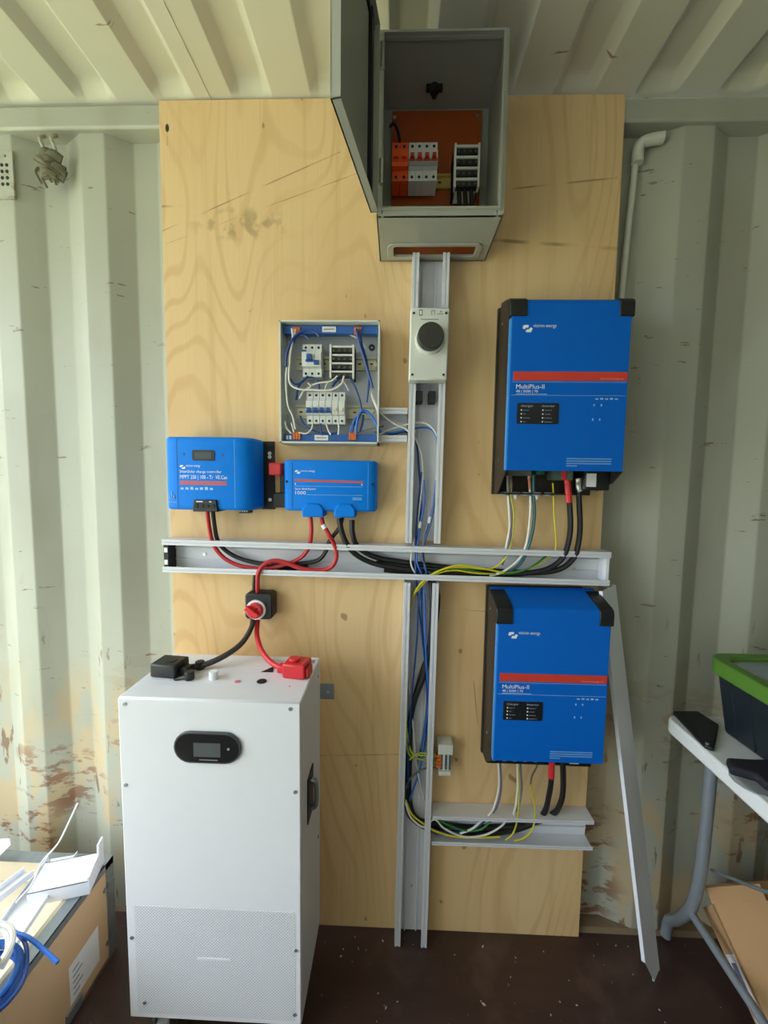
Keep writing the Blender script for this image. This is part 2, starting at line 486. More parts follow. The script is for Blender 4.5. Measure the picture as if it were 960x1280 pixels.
b = MB().box(X_DOOR, X_END, Y_BACK, 0.07, -0.03, 0.0)
struct(b.build('floor', FLOOR))['label'] = 'dark brown worn container floor'
b = MB(); vs = []; fs = []; i = 0; x = X_DOOR
pp = [(x, 0)]
while x < X_END - 0.27:
    pp += [(x + 0.07, 0), (x + 0.13, 1), (x + 0.2, 1), (x + 0.262, 0)]; x += 0.262
pp.append((X_END, 0))
for (x, k) in pp:
    for z in (0.0, Z_ROOF + 0.03): vs.append((x, Y_BACK - (0.036 if k else 0), z))
fs = [(2 * i, 2 * i + 2, 2 * i + 3, 2 * i + 1) for i in range(len(pp) - 1)]
struct(MB().add(vs, fs).build('wall_front', mat('white_fill_bounce', 'e8e8e2', 0.6, 0, 0.05, 4)))  # unseen wall; its white surface is added to bounce fill light forward
struct(MB().box(X_END, X_END + 0.05, Y_BACK - 0.05, 0.07, 0, Z_ROOF + 0.03).build('wall_right', WALL))
GRASS = mat('dry_ground_outside', 'b8b488', 0.9, 0, 0.2, 3)
struct(MB().box(X_DOOR - 14, X_DOOR, -9, 7, -0.25, -0.12).build('ground', GRASS))['label'] = 'dry grassy ground outside the open container doors'

# ================================================================== plywood backing sheet
ply = MB().box(-0.644, 0.571, 0.0, 0.018, 0.0, 2.357).build('plywood_sheet', PLY, bevel=0.0008, base=(0, 0, 0))
tag(ply, 'tall knotty pine plywood sheet fixed against the corrugated wall', 'plywood')


# ================================================================== cable trunking
def trunk_profile(w, d, lip=0.017, t=0.0028):
    return [(0, 0), (w, 0), (w, d), (w - lip * 0.4, d), (w - lip * 0.4, d - 0.0025), (w - lip * 0.58, d - 0.0025), (w - lip * 0.58, d), (w - lip, d), (w - lip, d - 0.004), (w - lip + 0.003, d - 0.004), (w - lip + 0.003, d - t - 0.003), (w - t, d - t - 0.003), (w - t, t),
            (w * 0.7, t), (w * 0.7, t + 0.004), (w * 0.66, t + 0.004), (w * 0.66, t), (w * 0.34, t), (w * 0.34, t + 0.004), (w * 0.3, t + 0.004), (w * 0.3, t),
            (t, t), (t, d - t - 0.003), (lip - 0.003, d - t - 0.003), (lip - 0.003, d - 0.004), (lip, d - 0.004), (lip, d), (lip * 0.58, d), (lip * 0.58, d - 0.0025), (lip * 0.4, d - 0.0025), (lip * 0.4, d), (0, d)]
def trunk_mesh(p0, p1, u, v, w, d, lip=0.017):
    """channel swept from p0 to p1; u: width direction, v: depth direction towards the opening"""
    u, v = Vector(u).normalized(), Vector(v).normalized()
    poly = [u * a + v * c for a, c in trunk_profile(w, d, lip)]
    return MB().prism(poly, p0, p1)

def vert_trunk(z0, z1, xa, xb, w, label, depth=0.05):
    """xa, xb: left edge at z0 and z1"""
    t = thing('cable_trunking', label, 'cable trunking', (xa, -0.001, z0), 'open cable trunking on the plywood')
    trunk_mesh((xa, -0.001, z0), (xb, -0.001, z1), (1, 0, 0), (0, -1, 0), w, depth).build('channel', TRUNK, t)
    return t
TR_X = lambda z: 0.016 + (0.033 - 0.016) * z / 1.936
t = vert_trunk(1.197, 1.944, TR_X(1.197), TR_X(1.944), 0.094, 'upright open grey trunking between the steel enclosure and the long crosswise trunking')
for z in (1.86, 1.52): screw((TR_X(z) + 0.03, -0.004, z), 0.004, t)
for z, dx in ((1.795, 0.052), (1.60, 0.052), (1.60, 0.018), (1.80, 0.012)):
    MB().box(TR_X(z) + dx, TR_X(z) + dx + 0.018, -0.046, -0.004, z - 0.028, z).build('clip', BLACKM, t)
t = vert_trunk(0.004, 1.088, TR_X(0), TR_X(1.09), 0.094, 'upright open grey trunking running down to the floor below the crosswise trunking')
for z in (0.15, 0.75): screw((TR_X(z) + 0.048, -0.004, z), 0.004, t)
# crosswise trunking
a0, a1 = Vector((-0.641, -0.001, 1.104)), Vector((0.574, -0.001, 1.091))
t = thing('cable_trunking', 'long crosswise open grey trunking carrying the thick red and black cables', 'cable trunking', (-0.64, -0.001, 1.09), 'open cable trunking on the plywood')
trunk_mesh(a0, a1, (0, 0, 1), (0, -1, 0), 0.091, 0.051, 0.015).build('channel', TRUNK, t)
screw((-0.545, -0.004, 1.147), 0.005, t); screw((0.50, -0.004, 1.125), 0.004, t)
e = MB().box(-0.6405, -0.628, -0.044, -0.004, 1.110, 1.186).build('end_insert', BLACKM, t)
for z in (1.124, 1.158):
    MB().box(-0.638, -0.629, -0.0465, -0.044, z, z + 0.013).build('tab', WHITE, e)
MB().box(0.565, 0.573, -0.046, -0.004, 1.1, 1.176).build('end_plate', TRUNKW, t)
# lower right trunking
t = thing('cable_trunking', 'short wide grey trunking under the lower blue inverter', 'cable trunking', (0.12, -0.001, 0.325), 'open cable trunking on the plywood')
trunk_mesh((0.118, -0.001, 0.328), (0.57, -0.001, 0.331), (0, 0, 1), (0, -1, 0), 0.088, 0.051, 0.010).build('channel', TRUNK, t)
screw((0.47, -0.004, 0.372), 0.005, t, GALV)
# stub beside distribution board
t = thing('cable_trunking', 'short stub of grey trunking joining the breaker board to the upright trunking', 'cable trunking', (-0.05, -0.001, 1.465), 'open cable trunking on the plywood')
trunk_mesh((-0.048, -0.001, 1.468), (0.0262, -0.001, 1.468), (0, 0, 1), (0, -1, 0), 0.088, 0.046, 0.016).build('channel', TRUNK, t)
# spare lid leaning beside the plywood
foot = Vector((0.756, -0.085, 0.0)); top = Vector((0.612, -0.012, 1.085))
axis = (top - foot).normalized()
u = Vector((0.76, 0.65, 0)); u = (u - axis * u.dot(axis)).normalized(); v = axis.cross(u); v = v if v.y < 0 else -v
w = 0.085
poly = [(0, 0), (w, 0), (w, -0.009), (w - 0.002, -0.009), (w - 0.002, -0.002), (w * .56, -0.002), (w * .56, -0.006), (w * .54, -0.006), (w * .54, -0.002), (0.002, -0.002), (0.002, -0.009), (0, -0.009)]
t = thing('plastic_strip', 'long white trunking lid leaning on the edge of the plywood sheet', 'plastic strip', foot)
b = MB(); q = [u * (p - w) + v * c for p, c in poly]
n = len(q)
vs = [foot + p + Vector((0, 0, 0.012)) for p in q] + [top + p for p in q]
vs[0] += axis * 0.09; vs[10] += axis * 0.09; vs[11] += axis * 0.09; vs[9] += axis * 0.09
b.add(vs, [tuple(range(n))[::-1], tuple(range(n, 2 * n))] + [(i, (i + 1) % n, (i + 1) % n + n, i + n) for i in range(n)])
b.build('lid_strip', TRUNKW, t)


# ================================================================== steel enclosure with open door
EX0, EX1, EY, EZ0, EZ1 = -0.053, 0.226, -0.187, 1.949, 2.325
t = thing('steel_enclosure', 'grey steel electrical enclosure with open door at the top of the plywood', 'enclosure', ((EX0 + EX1) / 2, 0, EZ0))
b = MB(); th = 0.0025
b.box(EX0, EX0 + th, EY, -0.001, EZ0, EZ1); b.box(EX1 - th, EX1, EY, -0.001, EZ0, EZ1)
b.box(EX0, EX1, EY, -0.001, EZ1 - th, EZ1); b.box(EX0, EX1, -0.004, -0.001, EZ0, EZ1)
# bottom with the cable cut-out
cx0, cx1, cy0, cy1 = -0.016, 0.19, -0.072, -0.028
b.box(EX0, EX1, EY, cy0, EZ0, EZ0 + th); b.box(EX0, EX1, cy1, -0.001, EZ0, EZ0 + th)
b.box(EX0, cx0, cy0, cy1, EZ0, EZ0 + th); b.box(cx1, EX1, cy0, cy1, EZ0, EZ0 + th)
b.build('housing', ENC, t)
b = MB(); rw = 0.013
b.box(EX0 + rw, EX1 - rw, EY, EY + 0.012, EZ0, EZ0 + rw); b.box(EX0 + rw, EX1 - rw, EY, EY + 0.012, EZ1 - rw, EZ1)
b.box(EX0, EX0 + rw, EY, EY + 0.012, EZ0, EZ1); b.box(EX1 - rw, EX1, EY, EY + 0.012, EZ0, EZ1)
b.build('front_rim', ENC, t, bevel=0.003)
b = MB(); lp = 0.004      # turned-out water lip
b.box(EX0 + rw, EX1 - rw, EY - 0.008, EY, EZ0 + rw - lp, EZ0 + rw); b.box(EX0 + rw, EX1 - rw, EY - 0.008, EY, EZ1 - rw, EZ1 - rw + lp)
b.box(EX0 + rw - lp, EX0 + rw, EY - 0.008, EY, EZ0 + rw - lp, EZ1 - rw + lp); b.box(EX1 - rw, EX1 - rw + lp, EY - 0.008, EY, EZ0 + rw - lp, EZ1 - rw + lp)
b.build('lip', ENC, t)
b = MB()
def rrect(x0, x1, y0, y1, r, n=6):
    out = []
    for cx, cy, a0 in ((x1 - r, y1 - r, 0), (x0 + r, y1 - r, 90), (x0 + r, y0 + r, 180), (x1 - r, y0 + r, 270)):
        out += [(cx + r * math.cos(math.radians(a0 + 90 * k / n)), cy + r * math.sin(math.radians(a0 + 90 * k / n))) for k in range(n + 1)]
    return out
def frame(b, outer, inner, z0, z1):
    n = len(outer)
    vs = [(x, y, z) for z in (z0, z1) for loop in (outer, inner) for x, y in loop]
    fs = []
    for i in range(n):
        j = (i + 1) % n
        fs += [(i, j, n + j, n + i), (2 * n + i, 3 * n + i, 3 * n + j, 2 * n + j), (i, 2 * n + i, 2 * n + j, j), (n + i, n + j, 3 * n + j, 3 * n + i)]
    b.add(vs, fs)
frame(b, rrect(cx0 - 0.016, cx1 + 0.016, cy0 - 0.012, cy1 + 0.012, 0.018), rrect(cx0, cx1, cy0, cy1, 0.008), EZ0 - 0.004, EZ0 + 0.0005)
b.build('cable_opening_frame', ENC, t, bevel=0.002)
MB().box(EX0 + 0.028, EX1 - 0.022, -0.014, -0.010, EZ0 + 0.006, EZ1 - 0.014).build('mounting_plate', ORNG, t)
for x, z in ((EX0 + 0.034, EZ1 - 0.03), (EX1 - 0.034, EZ1 - 0.03)): screw((x, -0.014, z), 0.005, t)
b = MB(); k = az(543, 107, EZ1 - th)
b.cyl((k.x, k.y, EZ1 - th), (k.x, k.y, EZ1 - 0.02), 0.011, 8); b.cyl((k.x, k.y, EZ1 - 0.012), (k.x, k.y, EZ1 - 0.03), 0.006, 8); b.box(k.x - 0.02, k.x + 0.02, k.y - 0.006, k.y + 0.006, EZ1 - 0.014, EZ1 - th)
b.build('gland_plug', BLACK, t, bevel=0.001)
# door hinged on the left, swung out towards the camera
hx, hy = EX0 + 0.004, EY - 0.011
dirv = (Vector((-0.093, -0.452, 0)) - Vector((hx, hy, 0))); L = 0.268; dirv.normalize(); nrm = Vector((dirv.y, -dirv.x, 0)); nrm = nrm if nrm.x < 0 else -nrm
M = Matrix.Translation((hx, hy, 0)) @ Matrix(((dirv.x, nrm.x, 0, 0), (dirv.y, nrm.y, 0, 0), (0, 0, 1, 0), (0, 0, 0, 1)))
d = MB().box(0, L, 0.014, 0.0165, EZ0, EZ1, M).build('door', ENC, t)
b = MB(); b.box(0, 0.002, 0, 0.0165, EZ0, EZ1, M); b.box(L - 0.002, L, 0, 0.0165, EZ0, EZ1, M); b.box(0, L, 0, 0.0165, EZ0, EZ0 + 0.002, M); b.box(0, L, 0, 0.0165, EZ1 - 0.002, EZ1, M)
b.build('door_edge', ENC, d)
b = MB(); g = 0.012
b.box(g, L - g, 0.009, 0.014, EZ0 + g, EZ0 + g + 0.01, M); b.box(g, L - g, 0.009, 0.014, EZ1 - g - 0.01, EZ1 - g, M); b.box(g + 0.018, g + 0.034, 0.006, 0.014, EZ0 + g, EZ1 - g, M); b.box(L - g - 0.01, L - g, 0.009, 0.014, EZ0 + g, EZ1 - g, M)
b.build('gasket', BLACK, d)
MB().box(g + 0.05, L - g - 0.02, 0.012, 0.014, EZ0 + 0.03, EZ1 - 0.03, M).build('inner_panel', ENCI, d)
for z in (EZ0 + 0.055, EZ1 - 0.09):
    MB().cyl((hx + 0.006, hy - 0.004, z), (hx + 0.006, hy - 0.004, z + 0.05), 0.005, 10).build('hinge', SILVER, t)
p = M @ Vector((L - 0.05, 0.012, EZ1 - 0.16)); MB().cyl(p, p - nrm * 0.02, 0.012, 12).build('latch', BLACKM, d)


# ------------------------------------------------------------------ DIN modules
def module_row(name, label, cat, x0, z0, wmod, nmod, h, ywall, yfront, body, tog, togside, low=None, holes=BLACK, group=None, tz=0.45):
    """a breaker: stepped body (front of the middle third stands proud), toggles, terminal screws"""
    w = wmod * nmod
    t = thing(name, label, cat, (x0 + w / 2, ywall, z0), group)
    b = MB(); yn = yfront + 0.012
    prof_ = [(ywall, z0), (yn, z0), (yn, z0 + h * 0.26), (yfront, z0 + h * 0.29), (yfront, z0 + h * 0.71), (yn, z0 + h * 0.74), (yn, z0 + h), (ywall, z0 + h)]
    for i in range(nmod):
        b.xprism(prof_, x0 + i * wmod + 0.0003, x0 + (i + 1) * wmod - 0.0003)
    b.build('body', body, t)
    if low: MB().box(x0, x0 + w, yfront - 0.001, yfront + 0.004, z0 + h * 0.29, z0 + h * 0.46).build('lower_cover', low, t)
    for i in range(nmod):
        xc = x0 + (i + 0.5) * wmod
        if togside is None or i < togside:
            MB().box(xc - wmod * 0.27, xc + wmod * 0.27, yfront - 0.009, yfront, z0 + h * (tz + 0.02), z0 + h * (tz + 0.12)).build('toggle', tog, t)
            MB().box(xc - wmod * 0.45, xc + wmod * 0.45, yfront - 0.0015, yfront, z0 + h * (tz - 0.04), z0 + h * (tz + 0.03)).build('toggle_bar', tog, t)
        for zz in (0.1, 0.9):
            MB().cyl((xc, yn - 0.0008, z0 + h * zz), (xc, yn + 0.002, z0 + h * zz), wmod * 0.2, 10).build('terminal_screw', holes, t)
    return t

def terminal_block(name, label, x0, x1, z0, z1, ywall, yfront, group=None):
    t = thing(name, label, 'terminal block', ((x0 + x1) / 2, ywall, z0), group)
    b = MB(); b.box(x0, x0 + 0.005, yfront - 0.004, ywall, z0, z1); b.box(x1 - 0.005, x1, yfront - 0.004, ywall, z0, z1); b.box(x0, x1, yfront + 0.015, ywall, z0, z1)
    b.build('frame', GREYP, t)
    n = 4; h = (z1 - z0) / n
    for i in range(n):
        z = z0 + h * i
        s_ = MB().box(x0 + 0.005, x1 - 0.005, yfront, yfront + 0.016, z + h * 0.1, z + h * 0.62).build('busbar', BLACKM, t)
        for kx in range(4):
            xx = x0 + 0.010 + (x1 - x0 - 0.02) * kx / 3
            MB().cyl((xx, yfront + 0.001, z + h * 0.36), (xx, yfront - 0.0015, z + h * 0.36), 0.0035, 8).build('clamp_screw', mat('dull_screw', '5c5a55', 0.5, 0.5), s_)
        MB().box(x0 + 0.005, x1 - 0.005, yfront - 0.002, yfront + 0.016, z + h * 0.68, z + h * 0.9).build('divider', GREYP, t)
    return t

def din_rail(name, label, x0, x1, zc, y, m=None):
    t = thing(name, label, 'rail', ((x0 + x1) / 2, y, zc))
    b = MB().box(x0, x1, y - 0.002, y, zc - 0.0175, zc + 0.0175).box(x0, x1, y - 0.008, y - 0.006, zc + 0.012, zc + 0.0175).box(x0, x1, y - 0.008, y - 0.006, zc - 0.0175, zc - 0.012).box(x0, x1, y - 0.008, y, zc + 0.011, zc + 0.013).box(x0, x1, y - 0.008, y, zc - 0.013, zc - 0.011)
    b.build('channel', m or STEM, t)
    n = max(2, int((x1 - x0) / 0.03))
    for i in range(n):
        xx = x0 + 0.012 + (x1 - x0 - 0.024) * i / (n - 1)
        MB().box(xx - 0.004, xx + 0.004, y - 0.0025, y - 0.0005, zc - 0.002, zc + 0.002).build('slot', BLACKM, t)
    return t

din_rail('mounting_rail', 'brass coloured mounting rail inside the grey enclosure', -0.022, 0.185, 2.135, -0.015, BRASS)
module_row('surge_module', 'bright orange two-pole module clipped inside the grey enclosure', 'module', -0.023, 2.098, 0.0198, 2, 0.088, -0.024, -0.088, ORNGM, ORNGM, None)
module_row('circuit_breaker', 'white four-pole breaker with red toggles inside the grey enclosure', 'breaker', 0.0175, 2.098, 0.0176, 4, 0.088, -0.024, -0.088, BREAK, TOGR, None, BREAKG)
terminal_block('terminal_block', 'grey terminal block with black bars inside the grey enclosure', 0.128, 0.19, 2.078, 2.178, -0.024, -0.08)
tag(MB().tube([(-0.03, -0.02, 2.27), (-0.02, -0.05, 2.25), (-0.008, -0.06, 2.22), (-0.003, -0.06, 2.185)], 0.0035, 8).build('black_wire', RUBBER, base=(-0.003, -0.06, 2.185)), 'thin black wire dropping to the orange module in the enclosure', 'wire')
for i, xx in enumerate((0.142, 0.157, 0.172)):
    tag(MB().tube([(xx, -0.07, 2.085), (xx + 0.002, -0.075, 2.04), (xx - 0.004, -0.07, 2.00), (xx - 0.02, -0.10, 1.960), (xx - 0.05, -0.12, 1.9585)], 0.0055, 8).build('black_wire', RUBBER, base=(xx, -0.05, 1.945)),
        ['leftmost', 'middle', 'rightmost'][i] + ' black supply wire leaving the terminal block in the enclosure', 'wire', 'supply wires below the enclosure terminal block')


# ================================================================== rotary isolator
t = thing('isolator_switch', 'pale grey rotary isolator with round dark dial over the upright trunking', 'switch', (0.076, -0.053, 1.617))
I0 = ay(513, 384, -0.09); I1 = ay(562, 384, -0.09); I2 = ay(559, 475, -0.09); I3 = ay(511, 475, -0.09)
MB().yprism([(0.027, 1.617), (0.123, 1.617), (0.126, 1.793), (0.0285, 1.793)], -0.0905, -0.053).build('case', GREYP, t, bevel=0.004)
c = ay(538, 424, -0.095); dc = ay(538, 425, -0.118)
cp = Vector((0.0775, 0, 1.714))
MB().cyl((cp.x, -0.0905, cp.z), (cp.x, -0.105, cp.z), 0.037, 32, 0.034).build('collar', GREYP, t, smooth=True)
d = MB().cyl((cp.x, -0.105, cp.z), (cp.x, -0.126, cp.z), 0.0325, 32, 0.0315).build('dial', mat('dark_dial', '34342e', 0.5), t, bevel=0.002)
for x, z in ((0.037, 1.779), (0.117, 1.779), (0.036, 1.63), (0.114, 1.63)): screw((x, -0.0905, z), 0.0032, t, BLACKM, h=0.001)
b = MB().box(0.050, 0.058, -0.0912, -0.0905, 1.773, 1.787); b.build('status_window', BLACKM, t)
b = MB().box(0.0515, 0.0565, -0.0916, -0.0912, 1.775, 1.785); b.build('window_pane', WHITE, t)
MB().box(0.080, 0.0815, -0.0912, -0.0905, 1.775, 1.786).box(0.080, 0.089, -0.0912, -0.0905, 1.7845, 1.786).box(0.0875, 0.089, -0.0912, -0.0905, 1.775, 1.786).build('rating_mark', PRINT, t)
MB().box(0.094, 0.11, -0.0912, -0.0905, 1.776, 1.7775).box(0.102, 0.106, -0.0912, -0.0905, 1.781, 1.784).box(0.054, 0.098, -0.0912, -0.0905, 1.763, 1.765).build('small_print', PRINT, t)


# ================================================================== breaker board
BX0, BX1, BZ0, BZ1, BYF = -0.307, -0.048, 1.459, 1.770, -0.07
t = thing('breaker_board', 'open pale grey breaker board with blue end bars and looping wires', 'breaker board', ((BX0 + BX1) / 2, 0, BZ0))
board = t
b = MB(); th = 0.004
b.box(BX0, BX1, -0.006, -0.001, BZ0, BZ1); b.build('back_panel', GREYB, t)
b = MB(); b.box(BX0, BX0 + th, BYF, -0.001, BZ0, BZ1); b.box(BX1 - th, BX1, BYF, -0.001, BZ0, BZ1); b.box(BX0, BX1, BYF, -0.001, BZ0, BZ0 + th); b.box(BX0, BX1, BYF, -0.001, BZ1 - th, BZ1)
b.build('side_rim', GREYP, t)
for (z0, z1, nm) in ((BZ1 - 0.027, BZ1 - 0.006, 0), (BZ0 + 0.005, BZ0 + 0.026, 1)):
    bar = MB().box(BX0 + 0.006, BX1 - 0.006, -0.05, -0.028, z0, z1).build('terminal_bar', BARB, t, bevel=0.001)
    lx = BX0 + (0.108 if nm == 0 else 0.088)
    MB().box(lx, lx + 0.036, -0.0512, -0.05, z0 + 0.004, z1 - 0.003).build('label_strip', PAPER, bar)
    MB().box(lx + 0.004, lx + 0.032, -0.0516, -0.0512, z0 + 0.010, z0 + 0.0125).build('small_print', PRINT, bar)
    if nm: MB().box(BX0 + 0.012, BX0 + 0.017, -0.0512, -0.05, z0 + 0.006, z1 - 0.005).box(BX0 + 0.02, BX0 + 0.026, -0.0512, -0.05, z0 + 0.006, z1 - 0.005).build('white_square', WHITE, bar)
    for cx in ((BX0 + 0.041, BX1 - 0.058) if nm == 0 else (BX0 + 0.041, BX1 - 0.07)):
        for i in range(3):
            MB().box(cx - 0.0095 + i * 0.0068, cx - 0.004 + i * 0.0068, -0.056, -0.05, (z0 - 0.004) if nm == 0 else (z0 + 0.006), (z1 - 0.006) if nm == 0 else (z1 + 0.004)).build('ferrule', ORTIP, bar)
for x, z in ((BX0 + 0.012, 1.68), (BX0 + 0.014, 1.552), (BX1 - 0.013, 1.676), (BX1 - 0.02, 1.552)):
    screw((x, -0.006, z), 0.005, t, SILVER, h=0.004)
MB().ring((-0.072, -0.006, 1.722), (0, -1, 0), 0.004, 0.0085, 0.004, 16).build('knockout_ring', BLACKM, t)
din_rail('mounting_rail', 'steel rail behind the two-pole residual current breaker on the board', BX0 + 0.03, BX1 - 0.012, 1.678, -0.007)
din_rail('mounting_rail', 'steel rail behind the row of six breakers on the board', BX0 + 0.03, BX1 - 0.02, 1.549, -0.007)
# residual current device and breakers
module_row('residual_breaker', 'two-pole residual current breaker at upper left of the breaker board', 'breaker', -0.2505, 1.633, 0.0168, 3, 0.083, -0.016, -0.062, BREAK, TOGB, 0)
p = bpy.data.objects['residual_breaker']
MB().box(-0.236, -0.224, -0.072, -0.062, 1.672, 1.686).box(-0.240, -0.220, -0.064, -0.062, 1.668, 1.674).build('toggle', TOGB, p)
MB().box(-0.218, -0.206, -0.066, -0.062, 1.661, 1.672).build('test_button', TOGB, p)
MB().box(-0.249, -0.238, -0.0645, -0.062, 1.694, 1.698).build('rating_mark', TOGB, p)
nm6 = ['first', 'second', 'third', 'fourth', 'fifth', 'sixth']
for i in range(6):
    x0 = -0.2400 + i * 0.0171
    blue = i < 4
    lab_ = ('blue-toggled single-pole breaker, %s from the left in the six-breaker row' % nm6[i]) if blue else ('white-toggled single-pole breaker, %s in the six-breaker row' % ('fifth from the left' if i == 4 else 'rightmost'))
    module_row('circuit_breaker', lab_, 'breaker', x0, 1.511, 0.0167, 1, 0.083, -0.016, -0.062, BREAK, TOGB if blue else GREYP, None, group='breakers in the board row', tz=0.36)
terminal_block('terminal_block', 'four-tier terminal block beside the residual current breaker on the board', -0.178, -0.114, 1.628, 1.712, -0.016, -0.058)
# board wires (parts of the wired board), traced where they loop in front of the back panel
def bw(m, pts, y=-0.045, r=0.0022, lb=None):
    P = [ay(330 + px / 6.0, 380 + py / 6.0, (y if len(q) == 0 else q[0])) for px, py, *q in pts]
    o = MB().tube(P, r, 6, res=5).build('wire', m, board, smooth=True)
    if lb: o['label'] = lb
bw(WBLUE, [(165, 470), (170, 380), (205, 280), (260, 220), (330, 195), (390, 215), (415, 250)], -0.068, 0.0032, 'dark blue looping wire')
bw(WBLUE, [(215, 300), (250, 245), (300, 235), (335, 260)], -0.064, 0.0026)
bw(WWHITE, [(235, 190), (225, 250), (195, 350), (170, 480), (165, 600), (180, 760), (215, 840), (235, 940)], -0.064, 0.0024, 'white looping wire')
bw(WWHITE, [(210, 185), (215, 260), (195, 420), (190, 580), (250, 635), (360, 645), (500, 645), (580, 600), (600, 540)], -0.066, 0.0026)
bw(WWHITE, [(550, 540), (500, 580), (420, 590), (360, 610)], -0.064, 0.0022)
bw(WWHITE, [(440, 230), (540, 220), (640, 230), (720, 270), (760, 330)], -0.04, 0.002)
bw(WBLUE, [(690, 190), (715, 290), (755, 420), (790, 540), (815, 630)], -0.06, 0.0042, 'thick dark blue wire')
bw(WBLUE, [(720, 190), (735, 300), (775, 450), (785, 600), (770, 740)], -0.056, 0.0028)
bw(WBLUE, [(640, 540), (690, 640), (725, 750), (725, 830), (660, 930)], -0.05, 0.0026)
bw(WBLUE, [(240, 720), (260, 620), (310, 560), (370, 555), (410, 600), (415, 650)], -0.05, 0.0026)
bw(WBLUE, [(195, 560), (230, 600), (280, 590), (330, 540)], -0.055, 0.0026)
bw(WBLUE, [(270, 840), (300, 900), (370, 950), (470, 970), (560, 965)], -0.054, 0.0026)
bw(WBLUE2, [(690, 970), (700, 880), (720, 820), (760, 800), (820, 860), (870, 960)], -0.058, 0.0036)
bw(WBLUE, [(660, 970), (680, 880), (735, 815), (790, 830), (850, 920)], -0.054, 0.003)
bw(WBLUE, [(720, 960), (740, 890), (745, 830)], -0.05, 0.003)
bw(WBLUE2, [(645, 970), (665, 900), (690, 845)], -0.053, 0.003)
bw(WWHITE, [(160, 880), (170, 930), (205, 970)], -0.06, 0.0022)
bw(WWHITE, [(205, 890), (225, 960)], -0.06, 0.0022)
bw(WWHITE, [(365, 890), (360, 930), (320, 970), (260, 965)], -0.06, 0.0022)
bw(WWHITE, [(465, 895), (480, 940), (500, 980)], -0.06, 0.0022)
bw(WWHITE, [(560, 895), (562, 940), (556, 980)], -0.06, 0.0022)
bw(WBLUE, [(425, 895), (428, 950), (440, 985)], -0.056, 0.0024)
bw(WWHITE, [(265, 710), (300, 650), (350, 620), (330, 590)], -0.06, 0.0022)
bw(WWHITE, [(455, 640), (475, 590)], -0.058, 0.002)
bw(WWHITE, [(590, 570), (615, 610), (635, 650)], -0.058, 0.002)
bw(WWHITE, [(790, 590), (810, 690), (850, 790), (855, 830)], -0.05, 0.0035)
bw(WGREY, [(235, 880), (290, 930), (330, 960)], -0.05, 0.0022)
bw(WBLUE, [(510, 620), (540, 580), (570, 560)], -0.05, 0.003)
bw(WGREY, [(690, 970), (770, 945), (860, 925), (900, 915)], -0.05, 0.002)


# ================================================================== blue inverters
def sine_logo(X, Z, w, h, Y, parent, m=WHITE):
    """two slanted rounded strokes, the white emblem beside the name"""
    b = MB()
    a = [(0, .55), (.1, .95), (.55, 1), (.62, .85), (.55, .6), (.32, .62), (.3, .45), (.15, .42)]
    c = [(.32, .15), (.4, 0), (.85, 0), (1, .5), (.92, .6), (.75, .62), (.68, .42), (.45, .38)]
    for q in (a, c):
        b.add([(X + u_ * w, Y, Z + v_ * h) for u_, v_ in q], [tuple(range(len(q)))])
    return b.build('emblem', m, parent)

